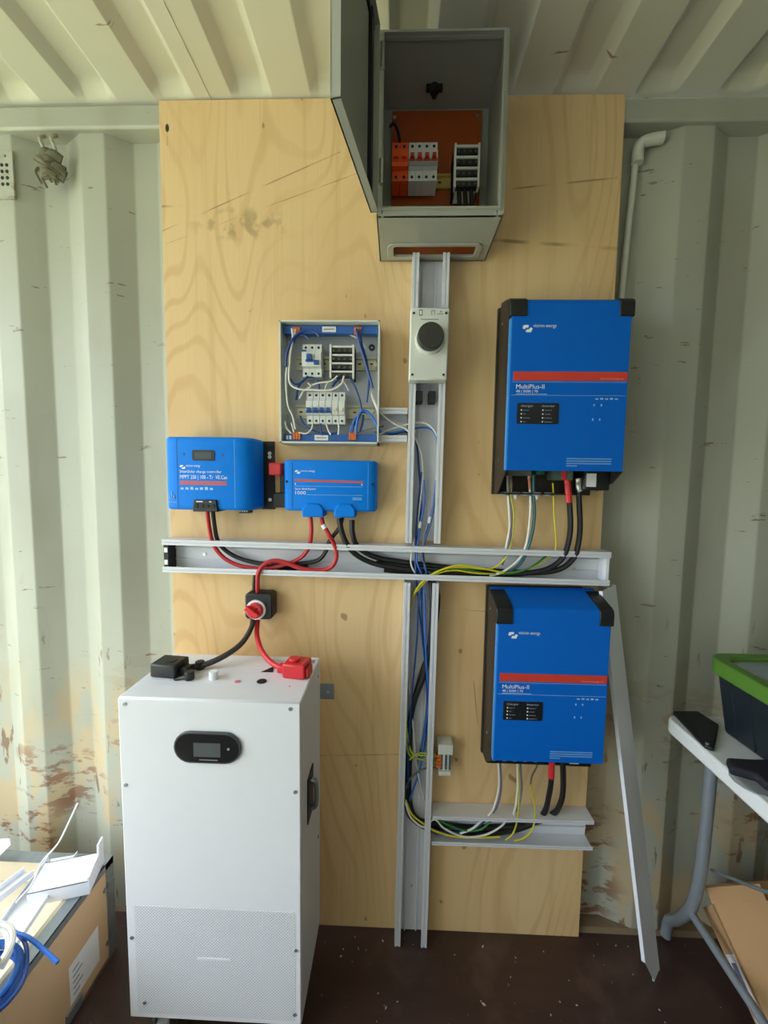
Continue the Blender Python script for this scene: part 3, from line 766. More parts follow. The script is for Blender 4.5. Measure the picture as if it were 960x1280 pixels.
def inverter(label, X0, zb):
    W, H = 0.2805, 0.404; X1 = X0 + W; zt = zb + H; YF = -0.131
    t = thing('power_inverter', label, 'inverter', (X0 + W / 2, 0, zb - 0.06), 'blue power inverters')
    # chassis: closed upper case and an open wiring bay beneath
    b = MB(); zk = zt + 0.024                                  # the top slopes up towards the wall
    b.xprism([(-0.014, zb + 0.004), (-0.014, zk - 0.006), (YF + 0.012, zt - 0.014), (YF + 0.012, zb + 0.004)], X0 + 0.004, X1 - 0.004)
    b.build('chassis', CHAS, t)
    side = [(-0.012, zk), (-0.03, zk), (YF + 0.010, zt - 0.004), (YF + 0.004, zt - 0.012), (YF + 0.004, zb - 0.002), (-0.058, zb - 0.058), (-0.012, zb - 0.062)]
    MB().xprism(side, X0 - 0.0005, X0 + 0.0025).build('side_panel', CHAS, t)
    side2 = [(-0.012, zk), (-0.03, zk), (YF + 0.010, zt - 0.004), (YF + 0.004, zt - 0.012), (YF + 0.004, zb - 0.002), (-0.085, zb - 0.03), (-0.04, zb - 0.034), (-0.012, zb - 0.05)]
    MB().xprism(side2, X1 - 0.0025, X1 + 0.0005).build('side_panel', BLACKM, t)
    MB().box(X0 - 0.004, X1 - 0.02, -0.014, -0.002, zb - 0.062, zk + 0.002).build('wall_bracket', CHAS, t)
    MB().box(X0 + 0.003, X1 - 0.045, -0.058, -0.012, zb - 0.0605, zb - 0.057).build('bottom_plate', BLACKM, t)
    MB().box(X1 - 0.066, X1 - 0.003, -0.08, -0.012, zb - 0.047, zb + 0.006).build('fuse_cover', BLACK, t, bevel=0.003)
    for i, gx in enumerate((0.022, 0.052, 0.080, 0.108, 0.138)):
        g = MB().cyl((X0 + gx, -0.043, zb - 0.064), (X0 + gx, -0.043, zb - 0.055), 0.0115, 16).build('gland', BREAKG, t)
        if i in (1, 3): MB().cyl((X0 + gx, -0.043, zb - 0.074), (X0 + gx, -0.043, zb - 0.064), 0.003, 8, 0.006).build('gland_tip', GREYP, g)
    MB().box(X0 + 0.02, X0 + 0.082, -0.07, -0.02, zb - 0.012, zb + 0.004).build('terminal_strip', mat('grey_green_terminal', '6d7066', 0.5), t)
    MB().box(X0 + 0.095, X0 + 0.115, -0.07, -0.02, zb - 0.008, zb + 0.004).build('signal_connector', mat('green_connector', '1f6b4a', 0.5), t)
    MB().box(X0 + 0.14, X0 + 0.157, -0.075, -0.02, zb - 0.022, zb + 0.004).build('battery_terminal', mat('clear_green_guard', '59695f', 0.4), t)
    MB().box(X0 + 0.157, X0 + 0.169, -0.075, -0.02, zb - 0.022, zb + 0.004).build('terminal_guard', REDP, t)
    MB().box(X0 + 0.17, X0 + 0.185, -0.075, -0.02, zb - 0.022, zb + 0.004).build('battery_terminal', mat('clear_green_guard', '59695f', 0.4), t)
    MB().box(X0 + 0.18 + 0.038, X0 + 0.18 + 0.062, -0.0815, -0.08, zb - 0.038, zb - 0.004).build('rating_label', PAPER, t)
    screw((X0 + 0.20, -0.075, zb - 0.03), 0.005, t)
    # folded blue front cover
    prof_ = [(YF, zb), (YF, zt - 0.012), (YF + 0.002, zt - 0.005), (YF + 0.008, zt), (YF + 0.04, zt + 0.010), (-0.03, zk + 0.004), (-0.03, zk - 0.002), (YF + 0.04, zt + 0.002), (YF + 0.010, zt - 0.012), (YF + 0.010, zb)]
    cov = MB().xprism(prof_, X0 + 0.001, X1 - 0.001).build('front_cover', BLUE, t, bevel=0.001)
    fl = MB().box(X0 - 0.0015, X0 + 0.002, YF + 0.0005, YF + 0.016, zb + 0.001, zt - 0.045).build('cover_flange', mat('lit_blue_edge', '2f93e6', 0.35), t)  # paler than the cover: the left edge's highlight is put into its colour
    for f in (0.08, 0.43, 0.74): screw((X0 - 0.0015, YF + 0.006, zb + H * f), 0.0022, t, axis=(-1, 0, 0), h=0.001)
    screw((X0 - 0.0005, -0.06, zb + 0.03), 0.003, t, axis=(-1, 0, 0), h=0.0015); screw((X0 - 0.0005, -0.05, zb + H * 0.93), 0.003, t, axis=(-1, 0, 0), h=0.0015)
    # black corner guards wrapping over the top bend
    cp_ = [(YF - 0.003, zt - 0.041), (YF - 0.003, zt - 0.012), (YF - 0.0005, zt - 0.003), (YF + 0.008, zt + 0.003), (YF + 0.04, zt + 0.013), (-0.045, zk + 0.001), (-0.045, zk - 0.008), (YF + 0.02, zt - 0.012), (YF + 0.014, zt - 0.041)]
    for xa, xb in ((X0 - 0.005, X0 + 0.036), (X1 - 0.03, X1 + 0.005)):
        MB().xprism(cp_, xa, xb).build('corner_guard', BLACK, t, bevel=0.002)
    # printed front
    Yp = YF - 0.0006
    st = MB().box(X0 + 0.009, X1 - 0.003, Yp, YF + 0.001, zb + 0.2140, zb + 0.2350).build('red_band', RED, cov)
    MB().box(X0 + 0.006, X1 - 0.004, Yp, YF + 0.001, zb + 0.2105, zb + 0.2111).box(X0 + 0.006, X1 - 0.004, Yp, YF + 0.001, zb + 0.1795, zb + 0.1801).build('rule', TXTPALE, cov)
    letters('www.victronenergy.com', X1 - 0.012, zb + 0.2175, Yp - 0.0004, mat('pale_red_print', 'f0b0a4', 0.5), cov, width=0.055, right=True)
    letters('MultiPlus-II', X0 + 0.0165, zb + 0.195, Yp, WHITE, cov, width=0.067, height=0.0105)
    letters('48 | 5000 | 70', X0 + 0.0165, zb + 0.186, Yp, WHITE, cov, width=0.052, height=0.006)
    MB().box(X0 + 0.0165, X0 + 0.09, Yp, YF + 0.001, zb + 0.1815, zb + 0.1828).build('small_print', TXTPALE, cov)
    sine_logo(X0 + 0.026, zb + 0.326, 0.024, 0.017, Yp, cov)
    letters('victron energy', X0 + 0.0515, zb + 0.3375, Yp, WHITE, cov, width=0.054, height=0.008)
    dp = MB().yprism(rrect(X0 + 0.0205, X0 + 0.1205, zb + 0.1115, zb + 0.1615, 0.003, 3), Yp - 0.0004, YF + 0.001).build('indicator_panel', mat('indicator_black', '14181f', 0.4), t)
    for cx, head, rows_ in ((0.029, 'charger', ('mains on', 'bulk', 'absorption', 'float')), (0.080, 'inverter', ('inverter on', 'overload', 'low battery', 'temperature'))):
        letters(head, X0 + cx, zb + 0.152, Yp - 0.001, mat('dull_print', 'b9bdc4', 0.5), dp, width=0.030, height=0.0052)
        for i, r_ in enumerate(rows_):
            zz = zb + 0.1445 - i * 0.0092
            MB().yprism(disc_poly(X0 + cx + 0.002, zz, 0.0018, 8), Yp - 0.0012, Yp - 0.0003).build('indicator_lamp', WHITE, dp)
            letters(r_, X0 + cx + 0.0065, zz - 0.0013, Yp - 0.001, mat('dull_print', 'b9bdc4', 0.5), dp, height=0.0026)
    for dx, dz in ((0.203, 0.1575), (0.220, 0.1575), (0.2015, 0.1235), (0.218, 0.1235)):
        MB().yprism([(X0 + dx - 0.002, zb + dz), (X0 + dx, zb + dz - 0.0035), (X0 + dx + 0.002, zb + dz), (X0 + dx, zb + dz + 0.0035)], Yp, YF + 0.001).build('drill_mark', TXTPALE, cov)
    b = MB()
    for k_ in range(5): b.box(X0 + 0.205 + k_ * 0.0115, X0 + 0.212 + k_ * 0.0115, Yp, YF + 0.001, zb + 0.1705, zb + 0.1735 + 0.001 * (k_ % 2))
    b.build('approval_marks', TXTPALE, cov)
    b = MB()
    for k_ in range(4): b.box(X0 + 0.144, X0 + (0.251 if k_ < 3 else 0.17), Yp, YF + 0.001, zb + 0.0285 - k_ * 0.0058, zb + 0.0313 - k_ * 0.0058)
    b.build('warning_print', mat('faint_blue_print', '6fa6dd', 0.5), cov)
    return t
inverter('upper blue inverter with exposed battery lugs below its cover', 0.267, 1.393)
inverter('lower blue inverter mounted just above the short wide trunking', 0.2615, 0.646)


# ================================================================== solar charge controller
CX0, CX1, CZ0, CZ1, CYF = -0.603, -0.367, 1.281, 1.470, -0.095
t = thing('charge_controller', 'blue solar charge controller with small dark display on the left of the plywood', 'charge controller', ((CX0 + CX1) / 2, 0, CZ0))
MB().box(CX0 + 0.012, CX1 + 0.026, -0.008, -0.001, CZ0 - 0.002, CZ1 - 0.002).build('back_plate', BLACKM, t)
pf = [(CX0, -0.012), (CX0, CYF + 0.016), (CX0 + 0.004, CYF + 0.007), (CX0 + 0.012, CYF + 0.003), (CX0 + 0.034, CYF), (CX1 - 0.045, CYF), (CX1 - 0.026, CYF + 0.004), (CX1 - 0.012, CYF + 0.013), (CX1 - 0.004, CYF + 0.028), (CX1, -0.012)]
body = MB().zprism(pf, CZ0, CZ1).build('case', BLUE2, t, bevel=0.008, seg=3)
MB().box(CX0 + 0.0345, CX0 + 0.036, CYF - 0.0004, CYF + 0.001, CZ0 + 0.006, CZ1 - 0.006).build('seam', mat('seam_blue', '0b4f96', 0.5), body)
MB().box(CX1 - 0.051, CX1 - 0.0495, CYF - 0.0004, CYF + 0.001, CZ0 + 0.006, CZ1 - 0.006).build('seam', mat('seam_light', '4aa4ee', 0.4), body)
dsp = MB().yprism(rrect(CX0 + 0.076, CX0 + 0.134, CZ1 - 0.061, CZ1 - 0.034, 0.004, 3), CYF - 0.002, CYF + 0.002).build('display', BLACK, t)
MB().box(CX0 + 0.083, CX0 + 0.127, CYF - 0.0026, CYF - 0.002, CZ1 - 0.056, CZ1 - 0.040).build('screen', LCD, dsp)
for dx in (0.054, 0.155): MB().yprism(disc_poly(CX0 + dx, CZ1 - 0.0455, 0.003), CYF - 0.0006, CYF + 0.001).build('dimple', mat('seam_blue', '0b4f96', 0.5), body)
Yp = CYF - 0.0006
sine_logo(CX0 + 0.042, CZ1 - 0.083, 0.0155, 0.010, Yp, body)
letters('victron energy', CX0 + 0.059, CZ1 - 0.077, Yp, WHITE, body, width=0.037, height=0.006)
letters('SmartSolar', CX0 + 0.042, CZ1 - 0.0925, Yp, WHITE, body, width=0.040, height=0.007)
letters('charge controller', CX0 + 0.0855, CZ1 - 0.0925, Yp, WHITE, body, width=0.066, height=0.0065)
letters('MPPT 250 | 100 - Tr  VE.Can', CX0 + 0.042, CZ1 - 0.108, Yp, WHITE, body, width=0.124, height=0.0095)
MB().box(CX0 + 0.042, CX0 + 0.164, Yp, CYF + 0.001, CZ1 - 0.124, CZ1 - 0.1135).build('red_band', mat('dull_red_band', 'c0585a', 0.45), body)
b = MB()
for k_ in range(7): b.box(CX0 + 0.043 + k_ * 0.0128, CX0 + 0.051 + k_ * 0.0128, Yp, CYF + 0.001, CZ1 - 0.1365, CZ1 - 0.131 + 0.001 * (k_ % 3))
b.build('approval_marks', TXTPALE, body)
b = MB()
for k_, hh in enumerate((0.008, 0.02, 0.010)): b.box(CX0 + 0.012 + k_ * 0.006, CX0 + 0.0135 + k_ * 0.006, CYF - 0.0005 + 0.002 - 0.001 * k_, CYF + 0.006, CZ0 + 0.028, CZ0 + 0.028 + hh)
for k_ in range(4): b.box(CX0 + 0.010 + k_ * 0.006, CX0 + 0.013 + k_ * 0.006, CYF + 0.0015 - 0.0008 * k_, CYF + 0.006, CZ0 + 0.018, CZ0 + 0.021)
b.build('signal_print', TXTPALE, body)
tb = MB().yprism([(CX0 + 0.076, CZ0 - 0.004), (CX0 + 0.142, CZ0 - 0.004), (CX0 + 0.138, CZ0 + 0.027), (CX0 + 0.078, CZ0 + 0.027)], CYF - 0.006, -0.05).build('terminal_cover', BLACK, t, bevel=0.002)
for k_ in range(4):
    MB().cyl((CX0 + 0.086 + k_ * 0.0145, CYF - 0.0062, CZ0 + 0.011), (CX0 + 0.086 + k_ * 0.0145, CYF - 0.008, CZ0 + 0.011), 0.0056, 12).build('terminal_hole', mat('deep_black', '08080a', 0.6), tb)
MB().box(CX0 + 0.086, CX0 + 0.103, CYF - 0.0066, CYF - 0.006, CZ0 + 0.021, CZ0 + 0.0235).box(CX0 + 0.12, CX0 + 0.126, CYF - 0.0066, CYF - 0.006, CZ0 + 0.021, CZ0 + 0.0235).build('small_print', WHITE, tb)
MB().box(CX1 - 0.055, CX1 - 0.028, -0.06, -0.03, CZ0 - 0.010, CZ0 + 0.001).build('signal_connector', BLACK, t)
for k_ in range(4): MB().box(CX1 - 0.053 + k_ * 0.006, CX1 - 0.05 + k_ * 0.006, -0.0606, -0.06, CZ0 - 0.006, CZ0 - 0.003).build('contact', GREYP, t)
for z in (CZ1 - 0.035, CZ1 - 0.045, CZ0 + 0.025): screw((CX1 + 0.014, -0.008, z), 0.005, t, SILVER, h=0.003)

# fuse holder strip between controller and distributor
t = thing('fuse_holder', 'small black fuse holder with red cap between the two left blue units', 'fuse holder', (-0.318, 0, 1.29))
MB().box(-0.339, -0.3, -0.03, -0.001, 1.286, 1.326).build('base', BLACK, t, bevel=0.002)
MB().box(-0.345, -0.31, -0.048, -0.001, 1.374, 1.408).build('cap', REDP, t, bevel=0.004)
MB().box(-0.322, -0.31, -0.02, -0.001, 1.326, 1.374).build('stem', BLACK, t)

# ================================================================== cable distributor
LX0, LX1, LZ0, LZ1, LYF = -0.298, -0.0515, 1.281, 1.415, -0.07
t = thing('cable_distributor', 'slim blue cable distributor with two cable hoods on its underside', 'distributor', ((LX0 + LX1) / 2, 0, LZ0))
pf = [(LX0, -0.001), (LX0, LYF + 0.012), (LX0 + 0.006, LYF + 0.003), (LX0 + 0.02, LYF), (LX1 - 0.022, LYF), (LX1 - 0.008, LYF + 0.004), (LX1, LYF + 0.014), (LX1, -0.001)]
body = MB().zprism(pf, LZ0, LZ1).build('case', BLUE2, t, bevel=0.006, seg=3)
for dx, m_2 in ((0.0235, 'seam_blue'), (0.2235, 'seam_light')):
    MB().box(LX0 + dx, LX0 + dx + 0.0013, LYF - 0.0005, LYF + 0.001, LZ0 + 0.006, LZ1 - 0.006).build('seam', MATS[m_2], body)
for dx in (0.009, 0.236): MB().cyl((LX0 + dx, LYF + 0.0015, LZ0 + 0.077 - dx * 0.02), (LX0 + dx, LYF + 0.012, LZ0 + 0.077 - dx * 0.02), 0.0038, 10).build('screw_hole', MATS['deep_black'], body)
Yp = LYF - 0.0006
sine_logo(LX0 + 0.031, LZ1 - 0.036, 0.0145, 0.009, Yp, body)
letters('victron energy', LX0 + 0.047, LZ1 - 0.031, Yp, WHITE, body, width=0.037, height=0.0055)
MB().yprism([(LX0 + 0.031, LZ1 - 0.057), (LX0 + 0.211, LZ1 - 0.0595), (LX0 + 0.211, LZ1 - 0.0535), (LX0 + 0.031, LZ1 - 0.050)], Yp, LYF + 0.001).build('red_band', MATS['dull_red_band'], body)
for dz in (0.069, 0.0915): MB().box(LX0 + 0.031 if dz < .08 else LX0 + 0.062, LX0 + 0.209, Yp, LYF + 0.001, LZ1 - dz, LZ1 - dz + 0.0008).build('rule', TXTPALE, body)
for dx in (0.03, 0.206): MB().yprism([(LX0 + dx, LZ1 - 0.063), (LX0 + dx + 0.003, LZ1 - 0.060), (LX0 + dx + 0.003, LZ1 - 0.066)], Yp, LYF + 0.001).build('arrow_mark', WHITE, body)
letters('lynx distributor', LX0 + 0.032, LZ1 - 0.078, Yp, WHITE, body, width=0.055, height=0.0055)
letters('1000', LX0 + 0.032, LZ1 - 0.0905, Yp, WHITE, body, width=0.028, height=0.009)
MB().box(LX0 + 0.184, LX0 + 0.208, Yp, LYF + 0.001, LZ1 - 0.099, LZ1 - 0.0975).box(LX0 + 0.184, LX0 + 0.208, Yp, LYF + 0.001, LZ1 - 0.103, LZ1 - 0.1015).build('small_print', TXTPALE, body)
for x0_, x1_ in ((LX0 + 0.05, LX0 + 0.108), (LX0 + 0.135, LX0 + 0.192)):
    MB().yprism([(x0_, LZ0 - 0.016), (x1_, LZ0 - 0.016), (x1_, LZ0 + 0.006), (x1_ - 0.012, LZ0 + 0.02), (x0_ + 0.012, LZ0 + 0.02), (x0_, LZ0 + 0.006)], LYF - 0.006, -0.02).build('cable_hood', BLUE2, t, bevel=0.004)

# ================================================================== battery isolator switch
t = thing('battery_switch', 'black square battery switch with round red knob below the crosswise trunking', 'switch', (-0.377, 0, 0.974))
MB().yprism([(-0.415, 0.98), (-0.408, 0.974), (-0.346, 0.974), (-0.338, 0.98), (-0.338, 1.042), (-0.346, 1.048), (-0.408, 1.048), (-0.415, 1.042)], -0.046, -0.001).build('case', BLACK, t, bevel=0.004)
kc = ay(319, 763, -0.055)
MB().ring((kc.x, -0.046, kc.z), (0, -1, 0), 0.02, 0.0275, 0.006, 24).build('rating_ring', WHITE, t)
kn = MB().cyl((kc.x, -0.046, kc.z), (kc.x, -0.066, kc.z), 0.0225, 20, 0.021).build('knob', REDP, t, bevel=0.002)
Mk = Matrix.Translation((kc.x, -0.066, kc.z)) @ Matrix.Rotation(math.radians(35), 4, 'Y')
MB().box(-0.024, 0.018, -0.014, 0.0, -0.007, 0.007, Mk).build('grip', REDP, kn, bevel=0.003)
for dx, dz in ((-0.004, -0.012), (0.008, 0.008)): MB().cyl((kc.x + dx, -0.0665, kc.z + dz), (kc.x + dx, -0.066, kc.z + dz), 0.0025, 8).build('print_dot', BLACKM, kn)


# ================================================================== cables and wires
def route(pts, Y):
    out = []
    for p in pts:
        y = p[2] if len(p) > 2 else Y
        out.append(ay(p[0], p[1], y))
    return out
def cable(name, label, m, r, pts, Y=-0.03, group=None, n=8, cat='cable'):
    P = route(pts, Y)
    o = MB().tube(P, r, n, res=5).build(name, m, smooth=True, base=min(P, key=lambda p: p.z))
    return tag(o, label, cat, group)

cable('battery_cable', 'red cable from the solar controller sweeping through the crosswise trunking to the distributor', REDC, 0.0058,
      [(259, 638, -0.07), (261, 655, -0.062), (265, 676, -0.045), (272, 689, -0.040), (284, 700, -0.038), (303, 708, -0.036), (330, 711, -0.033), (356, 706, -0.030), (376, 697, -0.030), (386, 684, -0.036), (389, 668, -0.048), (389, 655, -0.05), (388, 646, -0.05)])
cable('battery_cable', 'black cable beside the red one leaving the solar controller', RUBBER, 0.0058,
      [(266, 638, -0.066), (268, 655, -0.058), (272, 675, -0.036), (282, 688, -0.028), (300, 698, -0.024), (325, 704, -0.022), (350, 705, -0.02), (378, 704, -0.022), (398, 700, -0.026), (408, 688, -0.032), (412, 676, -0.04), (424, 660, -0.045), (428, 646, -0.045)])
red_loop = cable('battery_cable', 'red cable rising from the battery switch and looping to the distributor', REDC, 0.0062,
      [(322, 744, -0.03), (322, 730, -0.045), (323, 716, -0.056), (330, 706, -0.050), (342, 701, -0.046), (356, 703, -0.045), (375, 710, -0.045), (395, 713, -0.043), (412, 710, -0.043), (420, 699, -0.046), (419, 684, -0.048), (411, 668, -0.056), (404, 656, -0.052), (402, 646, -0.05)])
lab(MB().cyl(ay(406.5, 661, -0.055), ay(404, 656, -0.053), 0.0068, 10).build('sleeve_marker', WHITE, red_loop), 'white sleeve marker')
cable('battery_cable', 'black cable rising from the back of the battery switch into the trunking', RUBBER, 0.006,
      [(318, 744, -0.015), (318, 728, -0.02), (321, 714, -0.02), (336, 708, -0.012), (360, 711, -0.012), (385, 708, -0.012)])
up_l = cable('battery_cable', 'front black cable from the distributor running along the trunking to the upper inverter', RUBBER, 0.0075,
      [(424, 648, -0.05), (427, 664, -0.05), (434, 681, -0.045), (446, 694, -0.036), (466, 704, -0.030), (495, 710, -0.026), (540, 715, -0.022), (600, 718, -0.022), (650, 717, -0.028), (682, 712, -0.034), (701, 700, -0.042), (709, 684, -0.05), (713, 660, -0.055), (712, 630, -0.055), (709, 604, -0.055)])
up_r = cable('battery_cable', 'rear black cable from the distributor running along the trunking to the upper inverter', RUBBER, 0.0075,
      [(440, 650, -0.045), (441, 668, -0.045), (448, 684, -0.036), (468, 696, -0.024), (500, 702, -0.018), (550, 708, -0.014), (610, 713, -0.016), (665, 716, -0.024), (698, 712, -0.034), (716, 699, -0.042), (722, 684, -0.05), (725, 660, -0.052), (724, 630, -0.052), (723, 606, -0.052)])
for i, (dx, w_) in enumerate(((0, 'left'), (14, 'right'))):
    lab(MB().tube(route([(709 + dx, 598), (710 + dx, 610), (711.5 + dx, 628 if i == 0 else 614)], -0.055), 0.0082, 10).build('lug_sleeve', REDP if i == 0 else SILVER, (up_l, up_r)[i]), ('red heat-shrink sleeve', 'bare metal lug')[i])
# cables feeding the lower inverter
lo_l = cable('battery_cable', 'thick black cable dropping down the lower trunking to the red-sleeved lower inverter terminal', RUBBER, 0.0075,
      [(470, 704, -0.014), (510, 709, -0.014), (535, 722, -0.02), (540, 745, -0.03), (539, 790, -0.03), (531, 840, -0.03), (517, 880, -0.03), (509, 930, -0.02), (508, 985, -0.02), (516, 1020, -0.02), (540, 1036, -0.018), (590, 1043, -0.016), (640, 1038, -0.016), (668, 1028, -0.02), (681, 1014, -0.035), (686, 995, -0.05), (689, 975, -0.055), (690, 940, -0.06)])
cable('battery_cable', 'thick black cable dropping down the lower trunking to the right lower inverter terminal', RUBBER, 0.0075,
      [(480, 712, -0.014), (520, 717, -0.014), (543, 732, -0.018), (547, 755, -0.014), (540, 800, -0.014), (525, 850, -0.014), (514, 895, -0.014), (512, 950, -0.012), (512, 1000, -0.012), (522, 1024, -0.012), (550, 1030, -0.012), (600, 1034, -0.012), (660, 1030, -0.012), (690, 1018, -0.028), (700, 1005, -0.045), (704, 985, -0.055), (703, 940, -0.06)])
lab(MB().tube(route([(690, 950), (689.5, 960), (689, 972)], -0.058), 0.0085, 10).build('lug_sleeve', REDP, lo_l), 'red heat-shrink sleeve')

W = 0.0026
def wire(label, m, pts, Y=-0.035, r=W, g=None): return cable('wire', label, m, r, pts, Y, g, 6, 'wire')
# upper inverter mains wires
g1 = 'mains wires below the upper inverter'
wire('white wire leaving the leftmost gland of the upper inverter', WWHITE, [(634, 590, -.04), (635, 618), (636.5, 640), (637, 660), (633, 682, -.045), (630, 694, -.03)], -0.043, 0.0032, g1)
wire('violet wire between the white and yellow ones under the upper inverter', WVIO, [(636, 592, -.04), (638, 620), (640, 640), (640, 660), (636, 682, -.045), (628, 706, -.03)], -0.041, 0.0028, g1)
wire('yellow wire leaving the leftmost gland of the upper inverter', WYEL, [(638, 594, -.04), (638.5, 620), (642, 640), (641.5, 660), (638, 682, -.045), (630, 700, -.04), (612, 711, -.04), (580, 709, -.042), (555, 711, -.044), (538, 722, -.045), (520, 737, -.04), (513, 760, -.03)], -0.042, 0.0026, g1)
wire('white wire leaving the third gland of the upper inverter', WWHITE, [(661, 595, -.04), (663, 620), (663, 640), (661, 662), (657, 683, -.045), (648, 700, -.04), (630, 714, -.04), (612, 720, -.035)], -0.043, 0.0034, g1)
wire('teal wire leaving the third gland of the upper inverter', WTEAL, [(667, 594, -.04), (667, 620), (668, 640), (666, 662), (660.5, 683, -.045), (650, 705, -.03), (630, 718, -.03)], -0.040, 0.0042, g1)
wire('thin yellow earth wire hanging from the fifth gland of the upper inverter', WYEL, [(691, 604, -.05), (692, 620), (692.5, 640), (694, 660), (695, 682, -.045), (690, 694, -.03), (668, 708, -.036), (640, 716, -.036), (600, 717, -.04), (565, 713, -.04), (540, 721, -.042), (518, 742, -.04)], -0.043, 0.0022, g1)
wire('short orange core bent into the upper inverter terminal strip', ORTIP, [(664, 596), (661, 600), (662, 612)], -0.066, 0.002, g1)
wire('short brown core at the left of the upper inverter bay', mat('brown_wire', '6b4a30', 0.5), [(639, 596), (640, 606), (639, 616)], -0.066, 0.003, g1)
# wires in the crosswise trunking crossing
g2 = 'thin wires in the crosswise trunking'
wire('green earth wire lying along the crosswise trunking floor', WGRN, [(530, 726, -.045), (548, 713), (575, 711), (610, 717), (645, 716), (668, 706), (684, 694, -.03)], -0.038, 0.0026, g2)
wire('yellow-green wire arching over the trunking crossing', WYEL, [(516, 748, -.03), (524, 732, -.045), (540, 718), (570, 707), (600, 710), (630, 716)], -0.046, 0.0026, g2)
# wires from the breaker board down the middle trunking
g3 = 'thin wires in the upright trunking'
wire('white wire leaving the breaker board and dropping down the upright trunking', WWHITE, [(475, 516, -.05), (490, 528, -.044), (508, 537, -.044), (519, 548, -.044), (527, 570), (528, 600), (525, 630), (521, 660), (515, 690), (514, 706), (522, 720), (530, 722)], -0.03, 0.0026, g3)
wire('second white wire arching out of the stub trunking', WWHITE, [(470, 545, -.04), (490, 536, -.036), (512, 530, -.036), (532, 529, -.036), (544, 540, -.04), (547, 553, -.04)], -0.035, 0.0026, g3)
wire('bright blue wire arching out of the stub trunking', WBLUE2, [(468, 540, -.04), (490, 541, -.034), (515, 536, -.034), (535, 535, -.034), (545, 545, -.04), (547, 556, -.04)], -0.035, 0.0026, g3)
wire('dark blue wire lying low in the stub trunking', WBLUE, [(466, 546, -.03), (490, 543, -.02), (508, 540, -.02), (520, 552, -.02), (524, 590), (526, 640), (520, 690), (524, 720)], -0.02, 0.0028, g3)
for i, (c_, pts, nm_) in enumerate((
    (WBLUE2, [(530, 600), (530, 630), (524, 665), (521, 700), (528, 722), (531, 760), (533, 830), (536, 870), (533, 900), (527, 935)], 'brightest blue'),
    (WBLUE, [(527, 590), (522, 640), (519, 690), (521, 730), (527, 790), (533, 850), (533, 890), (524, 950)], 'dark blue left'),
    (WBLUE2, [(545, 600), (541, 635), (533, 665), (529, 690), (531, 716), (527, 740), (529, 800), (534, 860), (533, 915), (525, 960), (512, 1000)], 'bright blue right'),
    (WBLUE, [(546, 610), (539, 650), (528, 690), (533, 716), (524, 745), (521, 800), (515, 870), (511, 930), (510, 985)], 'dark blue crossing'),
    (WGREY, [(536, 650), (529, 680), (532, 710), (540, 718)], 'short grey'))):
    w_o = wire(nm_ + ' wire running through the trunking crossing', c_, [(p[0], p[1], -0.036 + 0.005 * (i % 3)) for p in pts], -0.035, 0.0028, g3)
    if i == 0: tie_l = w_o
    if i == 2: tie_r = w_o
for dx, dy, own in ((526, 652, tie_l), (538, 646, tie_r)):
    MB().cyl(ay(dx, dy, -0.034), ay(dx - 1.5, dy + 8, -0.034), 0.005, 8).build('tie_band', GREYP, own)
# lower trunking
g4 = 'thin wires in the lower upright trunking'
wire('pale long wire hanging down the left of the lower trunking', WWHITE, [(515, 735), (511, 790), (511, 850), (516, 905), (520, 950), (524, 975), (532, 1005), (536, 1015)], -0.03, 0.002, g4)
wire('grey wire slanting down behind the pale one in the lower trunking', WGREY, [(533, 900), (526, 935), (521, 960), (526, 985), (534, 1010)], -0.022, 0.003, g4)
wire('long yellow wire down the left wall of the lower trunking', WYEL, [(513, 755), (509, 800), (508, 880), (509, 915), (514, 940), (524, 944), (536, 944), (548, 946, -.03)], -0.036, 0.002, g4)
wire('green-yellow wire curving across to the small connector block', mat('lime_wire', '9db23a', 0.5), [(510, 770), (508, 850), (508, 925), (513, 945), (522, 948), (536, 952), (549, 953, -.03)], -0.040, 0.0026, g4)
wire('lime wire bending up to the small connector block', MATS['lime_wire'], [(512, 950), (519, 944), (528, 941), (540, 943), (550, 944, -.03)], -0.044, 0.0024, g4)
wire('dark grey-green wire looping under the small connector block', mat('grey_green_wire', '5a6650', 0.5), [(548, 960, -.03), (534, 960), (520, 966), (509, 980), (506, 1000), (509, 1018), (520, 1030), (535, 1038), (555, 1043)], -0.036, 0.0026, g4)
g5 = 'thin wires in the short wide trunking'
wire('yellow wire curving along the short trunking under the lower inverter', WYEL, [(507, 1000), (515, 1018), (530, 1030), (545, 1039), (570, 1046), (600, 1047), (625, 1046)], -0.044, 0.0026, g5)
wire('white wire sweeping up to the second gland of the lower inverter', WWHITE, [(507, 1003), (514, 1022), (530, 1034), (543, 1024), (556, 1036), (580, 1046), (605, 1044), (625, 1034), (636, 1022, -.044)], -0.046, 0.0026, g5)
wire('green wire sweeping through the short wide trunking', WGRN, [(545, 1023), (560, 1031), (580, 1038), (600, 1037), (614, 1026, -.044)], -0.042, 0.0028, g5)
wire('blue wire lying low in the short wide trunking', WBLUE, [(545, 1040), (570, 1041), (590, 1036), (606, 1026)], -0.034, 0.004, g5)
wire('white wire reaching the first gland of the lower inverter', WWHITE, [(575, 1042), (590, 1036), (602, 1026), (612, 1018, -.044), (618, 1008, -.05), (623, 988, -.045), (624, 970, -.045), (622, 940, -.045)], -0.042, 0.003, g5)
wire('violet-grey wire beside the white one at the first gland of the lower inverter', WVIO, [(616, 1016, -.044), (622, 1006, -.05), (626, 988, -.042), (626, 970, -.045), (624, 940, -.045)], -0.05, 0.003, g5)
